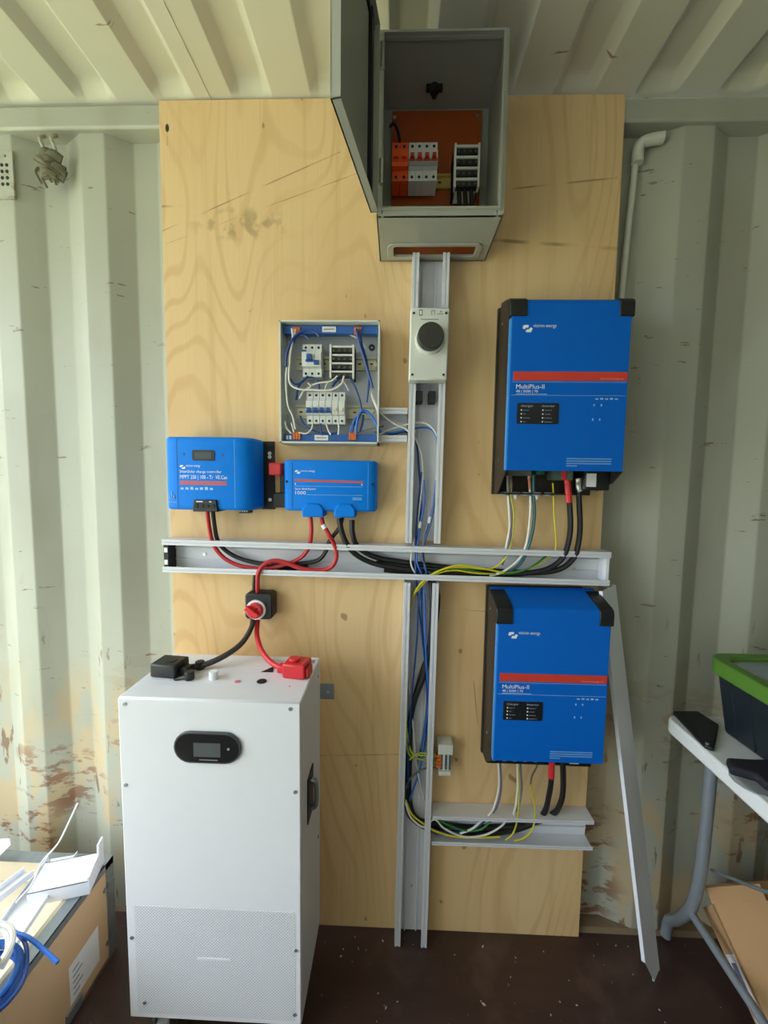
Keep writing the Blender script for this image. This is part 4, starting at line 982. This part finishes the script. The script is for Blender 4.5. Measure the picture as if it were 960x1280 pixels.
wire('white wire entering the second gland of the lower inverter', WWHITE, [(642, 1018, -.044), (645, 1005, -.05), (647, 985, -.045), (647, 965, -.046), (646, 940, -.045)], -0.05, 0.003, g5)
wire('yellow wire beside the second gland of the lower inverter', WYEL, [(632, 1050, -.046), (641, 1042, -.046), (646, 1028, -.046), (648, 1010, -.052), (649, 990, -.045), (648, 970, -.046), (649, 940, -.045)], -0.05, 0.0022, g5)
wire('grey wire behind the second gland of the lower inverter', WGREY, [(646, 1014, -.04), (650, 1000, -.05), (652, 985, -.041), (651, 965, -.042), (650, 940, -.042)], -0.05, 0.003, g5)
wire('yellow earth wire dropping into the short trunking right of centre', WYEL, [(643, 1051, -.046), (656, 1047, -.047), (666, 1035, -.047), (669, 1018, -.047), (668, 1005, -.05), (664, 990, -.043), (663, 980, -.043)], -0.05, 0.0024, g5)
wire('green-yellow earth wire from the third gland of the lower inverter', MATS['grey_green_wire'], [(663, 982, -.043), (665, 970, -.042), (671, 958, -.045), (676, 940, -.045)], -0.05, 0.0022, g5)

# small connector block beside the lower trunking
t = thing('connector_block', 'small white connector block with orange levers beside the lower upright trunking', 'connector', (0.155, 0, 0.53))
MB().box(0.130, 0.172, -0.045, -0.001, 0.595, 0.624).build('upper_housing', GREYP, t, bevel=0.002)
MB().box(0.133, 0.168, -0.045, -0.001, 0.532, 0.545).build('lower_housing', GREYP, t, bevel=0.002)
MB().box(0.138, 0.168, -0.036, -0.001, 0.545, 0.595).build('clear_body', mat('smoky_connector', '5d6a6c', 0.3), t)
MB().box(0.145, 0.150, -0.038, -0.036, 0.545, 0.595).box(0.158, 0.161, -0.038, -0.036, 0.545, 0.595).build('rib', GREYP, t)
for i in range(4): MB().box(0.126, 0.139, -0.04, -0.025, 0.552 + i * 0.0105, 0.559 + i * 0.0105).build('lever', ORTIP, t)

# ================================================================== floor-standing battery
BX0, BX1, BYF, BYB, BZ0, BZ1 = -0.597, -0.197, -0.306, -0.084, 0.118, 0.888
t = thing('battery_cabinet', 'tall white floor-standing battery cabinet on casters', 'battery', ((BX0 + BX1) / 2, -0.195, 0))
MB().box(BX0, BX1, BYF + 0.003, BYB, BZ0, BZ1).build('housing', BATT, t, bevel=0.003)
fp = MB().box(BX0 + 0.001, BX1 - 0.001, BYF, BYF + 0.004, BZ0, BZ1 - 0.0015).build('front_panel', BATT, t, bevel=0.002)
MB().box(BX0 + 0.02, BX1 - 0.014, BYF - 0.0005, BYF + 0.002, BZ0 + 0.012, BZ0 + 0.282).build('perforated_panel', PERF, t)
for px, py in ((156, 878), (363, 884), (153, 981), (371, 990), (165, 1172), (373, 1188), (181, 1253), (368, 1268)):
    p = ay(px, py, BYF)
    xx = min(max(p.x, BX0 + 0.012), BX1 - 0.012); zz = min(max(p.z, BZ0 + 0.012), BZ1 - 0.014)
    MB().cyl((xx, BYF, zz), (xx, BYF - 0.0015, zz), 0.0042, 10).build('screw', GALV, fp)
d0 = ay(219, 951, BYF); d1 = ay(302, 915, BYF)
bz = MB().yprism(capsule_poly(d0.x, d1.x, d0.z, d1.z), BYF - 0.006, BYF).build('display_bezel', mat('dark_grey_bezel', '4a4a4c', 0.35), t, bevel=0.0015)
MB().yprism(capsule_poly(d0.x + 0.004, d1.x - 0.004, d0.z + 0.004, d1.z - 0.004), BYF - 0.0066, BYF - 0.0055).build('display_glass', GLASSY, bz)
m0 = ay(244, 943, BYF); m1 = ay(277, 927, BYF)
MB().box(m0.x, m1.x, BYF - 0.007, BYF - 0.0065, m0.z, m1.z).build('screen', mat('dim_lcd', '55595a', 0.25), bz)
q = ay(287, 934, BYF); MB().yprism(disc_poly(q.x, q.z, 0.003), BYF - 0.0071, BYF - 0.0065).build('button', PRINT, bz)
q = ay(251, 947, BYF); MB().box(q.x, q.x + 0.04, BYF - 0.007, BYF - 0.0065, q.z - 0.001, q.z + 0.0008).build('small_print', PRINT, bz)
q = ay(247, 1198, BYF)
MB().box(q.x, q.x + 0.075, BYF - 0.0012, BYF - 0.0004, q.z - 0.003, q.z + 0.003).build('nameplate', BATT, t)
# recessed side handle
h = MB()
h.yprism([(0, 0)] * 3, 0, 0) if False else None
hz0, hz1, hy0, hy1 = 0.552, 0.664, -0.245, -0.185
hd = MB().box(BX1 - 0.001, BX1 + 0.003, hy0, hy1, hz0, hz1).build('handle_plate', BLACK, t, bevel=0.002)
MB().tube([(BX1 + 0.003, -0.215, hz0 + 0.018), (BX1 + 0.015, -0.215, hz0 + 0.03), (BX1 + 0.015, -0.215, hz1 - 0.03), (BX1 + 0.003, -0.215, hz1 - 0.018)], 0.006, 8).build('grip', GALV, hd)
br = MB().box(BX1 + 0.0005, BX1 + 0.038, BYB - 0.002, BYB + 0.002, 0.772, 0.815).build('wall_bracket', GALV, t)
MB().cyl((BX1 + 0.022, BYB - 0.002, 0.793), (BX1 + 0.022, BYB - 0.004, 0.793), 0.004, 10).build('screw', SILVER, br)
for z in (0.85, 0.40): MB().cyl((BX1, BYB - 0.03, z), (BX1 + 0.002, BYB - 0.03, z), 0.004, 8).build('screw', GALV, t)
for x, y in ((BX0 + 0.06, BYF + 0.04), (BX1 - 0.06, BYF + 0.04), (BX0 + 0.06, BYB - 0.05), (BX1 - 0.06, BYB - 0.05)):
    c = MB().box(x - 0.028, x + 0.028, y - 0.025, y + 0.025, BZ0 - 0.006, BZ0).box(x - 0.02, x - 0.016, y - 0.02, y + 0.02, 0.03, BZ0 - 0.004).box(x + 0.016, x + 0.02, y - 0.02, y + 0.02, 0.03, BZ0 - 0.004).build('caster', SILVER, t)
    MB().cyl((x - 0.014, y, 0.0375), (x + 0.014, y, 0.0375), 0.0372, 24).build('wheel', mat('grey_caster_wheel', '9a9a98', 0.5), c, bevel=0.003)
# small things on the lid
zt = BZ1
def topcyl(name, px, py, r, hh, m):
    p = az(px, py, zt); return MB().cyl((p.x, p.y, zt - 0.0005), (p.x, p.y, zt + hh), r, 14).build(name, m, t, bevel=0.001)
topcyl('white_cap', 267, 848, 0.0105, 0.018, WHITE); topcyl('reset_button', 297, 852, 0.007, 0.001, mat('pink_lamp', 'd67a90', 0.4)); topcyl('power_button', 327, 852, 0.0115, 0.002, BLACK)
topcyl('vent_plug', 362, 858, 0.002, 0.001, PRINT)
for px, py in ((237, 849), (250, 836)):
    p = az(px, py, zt)
    c = MB().cyl((p.x, p.y, zt), (p.x, p.y, zt + 0.02), 0.0115, 10).build('port_cap', BLACK, t, bevel=0.002)
    MB().tube([(p.x - 0.008, p.y - 0.004, zt + 0.003), (p.x - 0.03, p.y - 0.01, zt + 0.0025), (p.x - 0.036, p.y + 0.006, zt + 0.002), (p.x - 0.026, p.y + 0.016, zt + 0.002)], 0.0015, 6).build('tether', BLACKM, c)
p = az(336, 838, zt); MB().zprism([(p.x - 0.016, p.y - 0.01), (p.x + 0.014, p.y - 0.01), (p.x + 0.006, p.y + 0.02)], zt - 0.0005, zt + 0.001).build('warning_sticker', BLACKM, t)
p = az(388, 827, zt); MB().box(p.x - 0.018, p.x + 0.012, p.y - 0.01, p.y + 0.01, zt - 0.0005, zt + 0.0006).build('type_sticker', PRINT, t)
p = az(346, 828, zt); MB().tube([(p.x - 0.03, p.y, zt + 0.002), (p.x - 0.01, p.y + 0.012, zt + 0.002), (p.x + 0.02, p.y + 0.008, zt + 0.002)], 0.0015, 6).build('tether', GREYP, t)

# leads from the switch down to the battery plugs
t = thing('battery_lead', 'black battery lead ending in a square black plug on the white battery', 'cable', az(224, 840, zt))
p = az(224, 841, zt)
pts = [ay(316, 772, -0.03), ay(314, 785, -0.06), ay(303, 803, -0.10), ay(287, 816, -0.135), ay(266, 827, -0.16), ay(250, 833, -0.17), ay(238, 836, -0.178), ay(226, 838, -0.18)]
pts = [Vector((q.x, q.y, max(q.z, zt + 0.0095))) for q in pts]
MB().tube(pts, 0.0072, 10).build('cord', mat('grey_black_rubber', '3a3735', 0.55), t, smooth=True)
Mb = Matrix.Translation((p.x - 0.012, p.y - 0.004, zt)) @ Matrix.Rotation(math.radians(-6), 4, 'Z')
pl = MB().box(-0.042, 0.025, -0.028, 0.028, 0.0005, 0.034, Mb).build('plug', BLACK, t, bevel=0.005)
MB().cyl(Mb @ Vector((-0.004, 0, 0.034)), Mb @ Vector((-0.004, 0, 0.0355)), 0.014, 16).build('locking_cap', RUBBER, pl)
MB().box(0.022, 0.045, -0.012, 0.012, 0.004, 0.022, Mb).build('strain_relief', BLACK, pl, bevel=0.003)
t = thing('battery_lead', 'red battery lead ending in a square red plug on the white battery', 'cable', az(367, 844, zt))
p = az(367, 846, zt)
pts = [ay(322, 776, -0.03), ay(321, 792, -0.06), ay(324, 806, -0.09), ay(330, 818, -0.12), ay(338, 827, -0.145), ay(347, 833, -0.165), ay(358, 836, -0.18)]
pts = [Vector((q.x, q.y, max(q.z, zt + 0.0095))) for q in pts]
MB().tube(pts, 0.0068, 10).build('cord', REDP, t, smooth=True)
Mb = Matrix.Translation((p.x + 0.004, p.y + 0.012, zt)) @ Matrix.Rotation(math.radians(-8), 4, 'Z')
pl = MB().box(-0.026, 0.03, -0.026, 0.026, 0.0005, 0.036, Mb).build('plug', REDP, t, bevel=0.004)
MB().cyl(Mb @ Vector((-0.004, 0, 0.036)), Mb @ Vector((-0.004, 0, 0.042)), 0.014, 16).build('locking_cap', REDP, pl, bevel=0.002)
MB().box(-0.046, -0.024, -0.012, 0.012, 0.004, 0.022, Mb).build('strain_relief', REDP, pl, bevel=0.003)
MB().box(0.03, 0.038, -0.018, 0.010, 0.004, 0.026, Mb).build('latch', REDP, pl, bevel=0.002)


# ================================================================== wall fittings
t = thing('vent_plate', 'small vent plate punched with black holes at the far left of the wall', 'vent', (-1.1, NEAR, 2.15))
MB().box(-1.135, -1.063, NEAR - 0.006, NEAR, 2.125, 2.25).build('plate', WALL, t, bevel=0.001)
for i in range(4):
    for j in range(4):
        MB().cyl((-1.122 + j * 0.014, NEAR - 0.0066, 2.162 + i * 0.0165), (-1.122 + j * 0.014, NEAR - 0.005, 2.162 + i * 0.0165), 0.0048, 10).build('hole', MATS['deep_black'], t)
screw((-1.085, NEAR - 0.006, 2.235), 0.004, t, GALV); screw((-1.1, NEAR - 0.006, 2.232), 0.003, t, GALV)
t = thing('lashing_ring', 'wall lashing ring with a frayed rag tied on under the top rail', 'lashing ring', (-0.955, 0.01, 2.17))
b = MB()
for k_ in range(16):
    a = random.uniform(0, 6.28); rr = random.uniform(0.0, 0.026); c = Vector((-0.956 + rr * math.cos(a), 0.015 + random.uniform(-0.016, 0.006), 2.225 - 0.004 * k_ + 0.012))
    s_ = random.uniform(0.012, 0.022)
    b.tube([c + Vector((-s_, 0, s_ * random.uniform(-.6, .8))), c + Vector((0, -0.008, 0)), c + Vector((s_, 0.004, s_ * random.uniform(-.9, .5)))], random.uniform(0.007, 0.013), 7, res=4)
b.build('rag_knot', RAG, t, smooth=True)
b = MB()
for k_ in range(6):
    x_ = -0.985 + k_ * 0.011; b.tube([(x_, 0.008, 2.20), (x_ - 0.006, 0.004, 2.185), (x_ + random.uniform(-.008, .012), 0.012, 2.15 + random.uniform(0, 0.02))], 0.0035, 5, res=3)
b.build('frayed_strands', RAG, t, smooth=True)
for x_ in (-0.968, -0.936): MB().tube([(x_, 0.014, 2.285), (x_ + 0.002, -0.006, 2.262), (x_ + 0.006, 0.0, 2.24), (x_ - 0.004, 0.012, 2.22)], 0.0045, 8).build('hook_bar', WALL, t)
t = thing('conduit', 'pale conduit pipe with elbow running down beside the plywood top right', 'conduit', (0.61, 0.036, 1.4))
MB().tube([(0.628, 0.043, 2.235), (0.612, 0.043, 1.9), (0.604, 0.043, 1.4)], 0.0085, 10).build('pipe', PIPE, t, smooth=True)
MB().tube([(0.628, 0.036, 2.215), (0.629, 0.036, 2.245), (0.634, 0.034, 2.262), (0.65, 0.030, 2.268), (0.685, 0.022, 2.268)], 0.0145, 12).build('elbow', PIPE, t, smooth=True)


# ================================================================== crate with offcuts, lower left
KX1, KX0, KY1, KY0, KZ = -0.792, -1.30, -0.085, -0.95, 0.288
t = thing('open_crate', 'open plywood crate with galvanised edge trims on the floor at left', 'crate', (KX1, KY1, 0))
th = 0.01
sp = MB().box(KX1 - th, KX1, KY0, KY1, 0.004, KZ).build('side_panel', CRATEP, t)
MB().box(KX0, KX0 + th, KY0, KY1, 0.004, KZ).build('side_panel', CRATEI, t)
MB().box(KX0, KX1, KY1 - th, KY1, 0.004, KZ).build('end_panel', CRATEI, t)
MB().box(KX0, KX1, KY0, KY0 + th, 0.004, KZ).build('end_panel', CRATEP, t)
MB().box(KX0, KX1, KY0, KY1, 0.002, 0.012).build('bottom_panel', CRATEI, t)
MB().box(KX0 + th, KX1 - th - 0.001, KY0 + th, KY1 - th - 0.001, 0.20, 0.206).build('inner_tray', CRATEI, t)
g = 0.0015; wv = 0.03
MB().box(KX1 - 0.001, KX1 + g, KY0, KY1 + g, KZ - 0.018, KZ + g).box(KX1 - wv, KX1 + g, KY0, KY1 + g, KZ, KZ + g).build('edge_trim', GALV, t)
MB().box(KX0, KX1 + g, KY1 - wv, KY1 + g, KZ + 0.0002, KZ + g * 1.1).box(KX0, KX1 + g, KY1, KY1 + g, KZ - 0.02, KZ + g).build('edge_trim', GALV, t)
MB().box(KX1, KX1 + g, KY1 - 0.028, KY1 + g, 0.002, KZ).build('corner_trim', GALV, t)
MB().box(KX1 - 0.04, KX1 - 0.028, KY0, KY1 - 0.03, KZ - 0.03, KZ + 0.0008).build('inner_batten', mat('pale_batten', 'd9c9a8', 0.6), t)
for y_, z_ in ((-0.12, 0.22), (-0.12, 0.06)): screw((KX1 + g, y_, z_), 0.006, t, GALV, axis=(1, 0, 0), h=0.003)
MB().box(KX1 + g, KX1 + g + 0.008, -0.112, -0.092, 0.205, 0.235).build('clasp', GALV, t)
MB().box(KX1, KX1 + 0.006, -0.262, -0.215, 0.012, 0.04).build('clasp', GALV, t)
lb_ = MB().box(KX1, KX1 + 0.0006, -0.245, -0.148, 0.045, 0.148).build('shipping_label', PAPER, sp)
for k_ in range(5): MB().box(KX1 + 0.0006, KX1 + 0.0009, -0.235, -0.235 + (0.03 if k_ % 2 else 0.02), 0.06 + k_ * 0.016, 0.064 + k_ * 0.016).build('small_print', PRINT, t)

def strip(name, label, p, axis_px, L, w, d, kind, m=TRUNKW, roll=0.0, cat='trunking offcut'):
    """channel or flat strip: p start point, axis direction, width w, lip depth d"""
    p = Vector(p); a = Vector(axis_px).normalized()
    s_ = a.cross(Vector((0, 0, 1))).normalized(); up = s_.cross(a)
    s2 = s_ * math.cos(roll) + up * math.sin(roll); u2 = up * math.cos(roll) - s_ * math.sin(roll)
    th_ = 0.002
    if kind == 'flat': q = [(0, 0), (w, 0), (w, d), (w - th_, d), (w - th_, th_), (th_, th_), (th_, d), (0, d)]
    else: q = [(0, 0), (w, 0), (w, d), (w - 0.01, d), (w - 0.01, d - th_), (w - th_, d - th_), (w - th_, th_), (th_, th_), (th_, d - th_), (0.01, d - th_), (0.01, d), (0, d)]
    poly = [s2 * x_ + u2 * y_ for x_, y_ in q]
    o = MB().prism(poly, p, p + a * L).build(name, m, base=p)
    return tag(o, label, cat, 'white trunking offcuts on the crate')
# the boxy offcut at the crate corner, laid upside down with one upright end tab
A = az(34, 1131, 0.30); B = az(112, 1114, 0.30)
tA = thing('trunking_offcut', 'short boxy white trunking offcut with upright end tab on the crate corner', 'trunking offcut', A, 'white trunking offcuts on the crate')
ax1 = (B - A); ax1.z = 0; ax1.normalize(); nx = Vector((-ax1.y, ax1.x, 0)); Lq = (B - A).length
zc = 0.292
def pt(s_, n_, z_): 
    q = A + ax1 * s_ + nx * n_; return (q.x, q.y, z_)
hh = 0.036
b = MB(); b.prism([pt(0, 0, zc), pt(0, 0, zc + hh), pt(0, 0.002, zc + hh), pt(0, 0.002, zc)], (0, 0, 0), ax1 * Lq)
b.prism([pt(0, 0, zc + hh - 0.002), pt(0, 0, zc + hh), pt(0, 0.085, zc + hh), pt(0, 0.085, zc + hh - 0.002)], (0, 0, 0), ax1 * Lq)
b.prism([pt(0, 0.083, zc), pt(0, 0.083, zc + hh), pt(0, 0.085, zc + hh), pt(0, 0.085, zc)], (0, 0, 0), ax1 * Lq)
b.build('channel', TRUNKW, tA)
b = MB(); b.prism([pt(Lq - 0.004, -0.002, zc + 0.005), pt(Lq - 0.004, -0.002, zc + hh + 0.012), pt(Lq - 0.004, 0.03, zc + hh + 0.016), pt(Lq - 0.004, 0.058, zc + hh + 0.018), pt(Lq - 0.004, 0.058, zc + hh + 0.044), pt(Lq - 0.004, 0.088, zc + hh + 0.042), pt(Lq - 0.004, 0.088, zc + 0.005)], (0, 0, 0), ax1 * 0.005)
b.build('end_tab', TRUNKW, tA)
p0 = az(-25, 1185, 0.312); p1 = az(60, 1070, 0.308)
strip('trunking_offcut', 'long white trunking lid lying diagonally across the crate', p0 + Vector((0, 0, -0.012)), p1 - p0, (p1 - p0).length, 0.075, 0.012, 'flat', roll=0.05)
p0 = az(-20, 1128, 0.33); p1 = az(30, 1090, 0.325)
strip('trunking_offcut', 'narrow white trunking strip behind the long diagonal lid', p0, p1 - p0, (p1 - p0).length, 0.035, 0.015, 'flat')
p0 = az(-40, 1060, 0.315); p1 = az(14, 1056, 0.325)
strip('trunking_offcut', 'flat white offcut at the back left corner of the crate', p0, p1 - p0, (p1 - p0).length, 0.06, 0.02, 'flat')
A = az(52, 1078, 0.34)
tag(MB().tube([az(20, 1128, 0.35), az(40, 1105, 0.352), A, ay(72, 1055, A.y + 0.01), ay(85, 1030, A.y + 0.01), ay(97, 1004, A.y + 0.01)], 0.0022, 8).build('white_flex', TRUNKW, smooth=True, base=A), 'stiff white wire sticking up out of the crate', 'wire')
# coils
def coil(name, label, c, R, r, turns, m, tilt, squash=1.0, tail=None):
    pts = []; n = 26
    for i in range(turns * n + 1):
        a = 2 * math.pi * i / n; k_ = i / (turns * n)
        rr = R + 0.004 * math.sin(a * 0.37 + turns) + 0.003 * random.uniform(-1, 1) * 0.3
        pts.append(Vector((rr * math.cos(a), rr * math.sin(a) * squash, (k_ - 0.5) * r * 2 * turns * 0.9)))
    Mx = Matrix.Translation(c) @ Matrix.Rotation(tilt[0], 4, 'X') @ Matrix.Rotation(tilt[1], 4, 'Y')
    pts = [Mx @ p_ for p_ in pts]
    t_ = thing(name, label, 'cable coil', c)
    MB().tube(pts, r, 7, res=2).build('windings', m, t_, smooth=True)
    if tail: MB().tube(tail, r * 0.8, 7).build('loose_end', m, t_, smooth=True)
    return t_
c1 = az(-22, 1222, 0.335)
coil('cable_coil', 'coil of bright blue cable on the front of the crate', c1 + Vector((0.0, -0.005, -0.008)), 0.062, 0.0055, 4, WBLUE2, (0.15, 0.15), tail=[az(15, 1165, 0.345), az(35, 1172, 0.345), az(52, 1185, 0.335), az(72, 1203, 0.325)])
coil('cable_coil', 'coil of white cable stacked on the blue coil', c1 + Vector((-0.016, 0.004, 0.036)), 0.052, 0.0055, 3, WWHITE, (0.15, 0.15))
tag(MB().tube([az(12, 1160, 0.335), az(30, 1176, 0.335), az(34, 1200, 0.332), az(28, 1228, 0.33), az(8, 1255, 0.33), az(-14, 1270, 0.33)], 0.004, 7).build('blue_cable_loop', WBLUE, smooth=True, base=az(30, 1200, 0.33)), 'loose loop of blue cable hanging around the coils on the crate', 'cable')


# ================================================================== folding table, right
TX0, TY1, TZ = 0.737, -0.055, 0.74
t = thing('folding_table', 'white plastic folding table with grey tube legs at the right', 'table', (1.2, -0.4, 0))
MB().zprism(rrect(TX0, TX0 + 1.2, -0.72, TY1, 0.03), TZ - 0.038, TZ).build('table_top', TABLE, t, bevel=0.006)
LX = 0.832
def tleg(sgn, yc):
    pts = [(LX, yc, TZ - 0.038), (LX, yc + 0.002, 0.50), (LX, yc + 0.008 * sgn, 0.32), (LX, yc + 0.03 * sgn, 0.20), (LX, yc + 0.075 * sgn, 0.11), (LX, yc + 0.105 * sgn, 0.07), (LX, yc + 0.115 * sgn, 0.0125)]
    return MB().tube(pts, 0.0145, 12).build('leg', LEGM, t, smooth=True)
tleg(1, -0.108); tleg(-1, -0.62)
MB().tube([(LX, -0.070, 0.187), (LX, -0.3, 0.178), (LX, -0.65, 0.178)], 0.0105, 10, smooth=False).build('crossbar', LEGM, t, smooth=True)
for yy in (-0.10, -0.62): MB().tube([(TX0 + 1.1, yy, TZ - 0.038), (TX0 + 1.1, yy, 0.01)], 0.0145, 12, smooth=False).build('leg', LEGM, t, smooth=True)
# storage bin with green lid
t = thing('storage_bin', 'black plastic storage bin with green rimmed lid on the table', 'storage bin', (1.0, -0.22, TZ))
lo = [Vector((0.838, -0.128, TZ + 0.001)), Vector((0.852, -0.40, TZ + 0.001)), Vector((1.20, -0.39, TZ + 0.001)), Vector((1.19, -0.118, TZ + 0.001))]
hi = [Vector((0.812, -0.122, 0.905)), Vector((0.815, -0.43, 0.905)), Vector((1.23, -0.42, 0.905)), Vector((1.22, -0.11, 0.905))]
MB().add(lo + hi, [(0, 1, 2, 3), (4, 7, 6, 5), (0, 4, 5, 1), (1, 5, 6, 2), (2, 6, 7, 3), (3, 7, 4, 0)]).build('tub', BINB, t, bevel=0.008)
for k_ in range(5):
    y_ = -0.165 - k_ * 0.05
    MB().tube([(0.8395, y_, TZ + 0.01), (0.813, y_, 0.895)], 0.0025, 6, smooth=False).build('rib', BINB, t)
def ring_rect(x0, x1, y0, y1, wd, z0, z1, m, nm, parent, bev=0.004):
    b_ = MB(); frame(b_, rrect(x0, x1, y0, y1, 0.05), rrect(x0 + wd, x1 - wd, y0 + wd, y1 - wd, 0.03), z0, z1); return b_.build(nm, m, parent, bevel=bev)
ring_rect(0.794, 1.24, -0.44, -0.098, 0.03, 0.898, 0.935, GREEN, 'lid_rim', t)
MB().box(0.822, 1.215, -0.415, -0.122, 0.912, 0.926).build('lid_panel', CLEAR, t, bevel=0.004)
MB().box(0.87, 1.18, -0.26, -0.245, 0.926, 0.931).build('lid_rib', CLEAR, t)
# black tray and cloth on the table
t = thing('black_tray', 'flat black plastic case on the table corner beside the bin', 'case', (0.79, -0.12, TZ))
P4 = [az(x, y, 0.752) for x, y in ((841, 888), (872, 888), (899, 905), (893, 935), (881, 931))]
MB().prism([Vector((p.x, p.y, 0)) for p in P4], (0, 0, TZ + 0.001), (0, 0, TZ + 0.012)).build('shell', BLACK, t, bevel=0.004)
ctr = sum(P4, Vector()) / 5
MB().prism([Vector((ctr.x + (p.x - ctr.x) * 0.8, ctr.y + (p.y - ctr.y) * 0.8, 0)) for p in P4], (0, 0, TZ + 0.012), (0, 0, TZ + 0.014)).build('inset', BLACKM, t, bevel=0.0008)
p = az(884, 929, 0.754); MB().cyl((p.x, p.y, TZ + 0.011), (p.x, p.y, TZ + 0.014), 0.004, 10).build('rivet', SILVER, t)
P4 = [az(x, y, 0.752) for x, y in ((907, 951), (938, 953), (975, 953), (985, 985), (958, 985), (945, 973), (912, 964))]
t = thing('black_pouch', 'dark fabric pouch lying over clear plastic near the table front', 'pouch', (0.78, -0.28, TZ))
MB().prism([Vector((p.x, p.y, 0)) for p in P4], (0, 0, TZ + 0.003), (0, 0, TZ + 0.022)).build('fabric', mat('dark_fabric', '1d1d26', 0.8, 0, 0.2, 90, 0.001), t, bevel=0.006)
c = az(945, 976, TZ + 0.004)
MB().zprism(disc_poly(c.x, c.y, 0.045, 14), TZ + 0.0005, TZ + 0.003).build('clear_sheet', mat('clear_film', 'cfd4d6', 0.15, 0, 0.05, 40, 0, 0.6), t)

# ================================================================== tipped carton under the table
A = ax(890, 1130, 0.862)
e1 = Vector((0.06, -0.80, -0.60)).normalized()
e2 = Vector((0.80, -0.10, 0.0)); e2.z = -(e2.x * e1.x + e2.y * e1.y) / e1.z; e2 = e2.normalized()
e3 = e1.cross(e2); e3 = e3 if e3.z > 0 else -e3
t = thing('cardboard_carton', 'open brown cardboard carton tipped under the folding table', 'carton', (A.x + 0.1, A.y - 0.1, 0))
Mc = Matrix.Translation(A) @ Matrix(((e1.x, e2.x, e3.x, 0), (e1.y, e2.y, e3.y, 0), (e1.z, e2.z, e3.z, 0), (0, 0, 0, 1)))
LC, WC, HC, tc = 0.30, 0.26, 0.105, 0.004
MB().box(0, LC, 0, WC, -tc, 0, Mc).build('top_panel', CARD, t)
MB().box(0, LC, 0, WC, -HC, -HC + tc, Mc).build('bottom_panel', CARDI, t)
sp = MB().box(0, LC, 0, tc, -HC, 0, Mc).build('side_panel', CARD, t)
MB().box(0, LC, WC - tc, WC, -HC, 0, Mc).build('side_panel', CARD, t)
MB().box(LC - tc, LC, 0, WC, -HC, 0, Mc).build('end_panel', CARD, t)
Mf = Mc @ Matrix.Rotation(math.radians(28), 4, 'Y')
MB().box(-0.035, 0.0, 0.0, WC * 0.5, -tc, 0, Mf).build('flap', CARD, t)
Mf = Mc @ Matrix.Translation((0, 0, -HC)) @ Matrix.Rotation(math.radians(-25), 4, 'Y')
MB().box(-0.05, 0.0, 0.03, WC, 0, tc, Mf).build('flap', CARD, t)
lbq = MB().box(0.09, 0.27, -0.0006, 0.0, -HC + 0.02, -0.012, Mc).build('shipping_label', PAPER, sp)
MB().box(0.105, 0.15, -0.001, -0.0006, -HC + 0.035, -0.03, Mc).build('barcode_block', mat('violet_print', '6d6a86', 0.6), t)
p0, p1 = ax(888, 1091, 0.86), ax(985, 1127, 0.90)
tag(MB().tube([ax(890, 1088, 0.862), ax(915, 1098, 0.866), ax(945, 1110, 0.872), ax(985, 1124, 0.88)], 0.0045, 8).build('metal_strip', GALV, smooth=True, base=ax(890, 1088, 0.862)), 'thin grey metal strip lying across the open carton', 'metal strip')

# ================================================================== flecks on the floor
b = MB()
for k_ in range(60):
    x_ = random.uniform(-0.18, 0.9); y_ = random.uniform(-0.32, -0.01); s_ = random.uniform(0.0008, 0.003) if k_ > 8 else random.uniform(0.003, 0.006)
    a = random.uniform(0, 3.14); dx, dy = s_ * math.cos(a), s_ * math.sin(a)
    b.prism([(x_ - dx, y_ - dy, 0), (x_ + dy * .5, y_ - dx * .5, 0), (x_ + dx, y_ + dy, 0), (x_ - dy * .5, y_ + dx * .5, 0)], (0, 0, 0.0002), (0, 0, 0.0014))
o = b.build('sawdust', FLECK); o['kind'] = 'stuff'; tag(o, 'pale sawdust flecks scattered on the dark floor', 'sawdust')
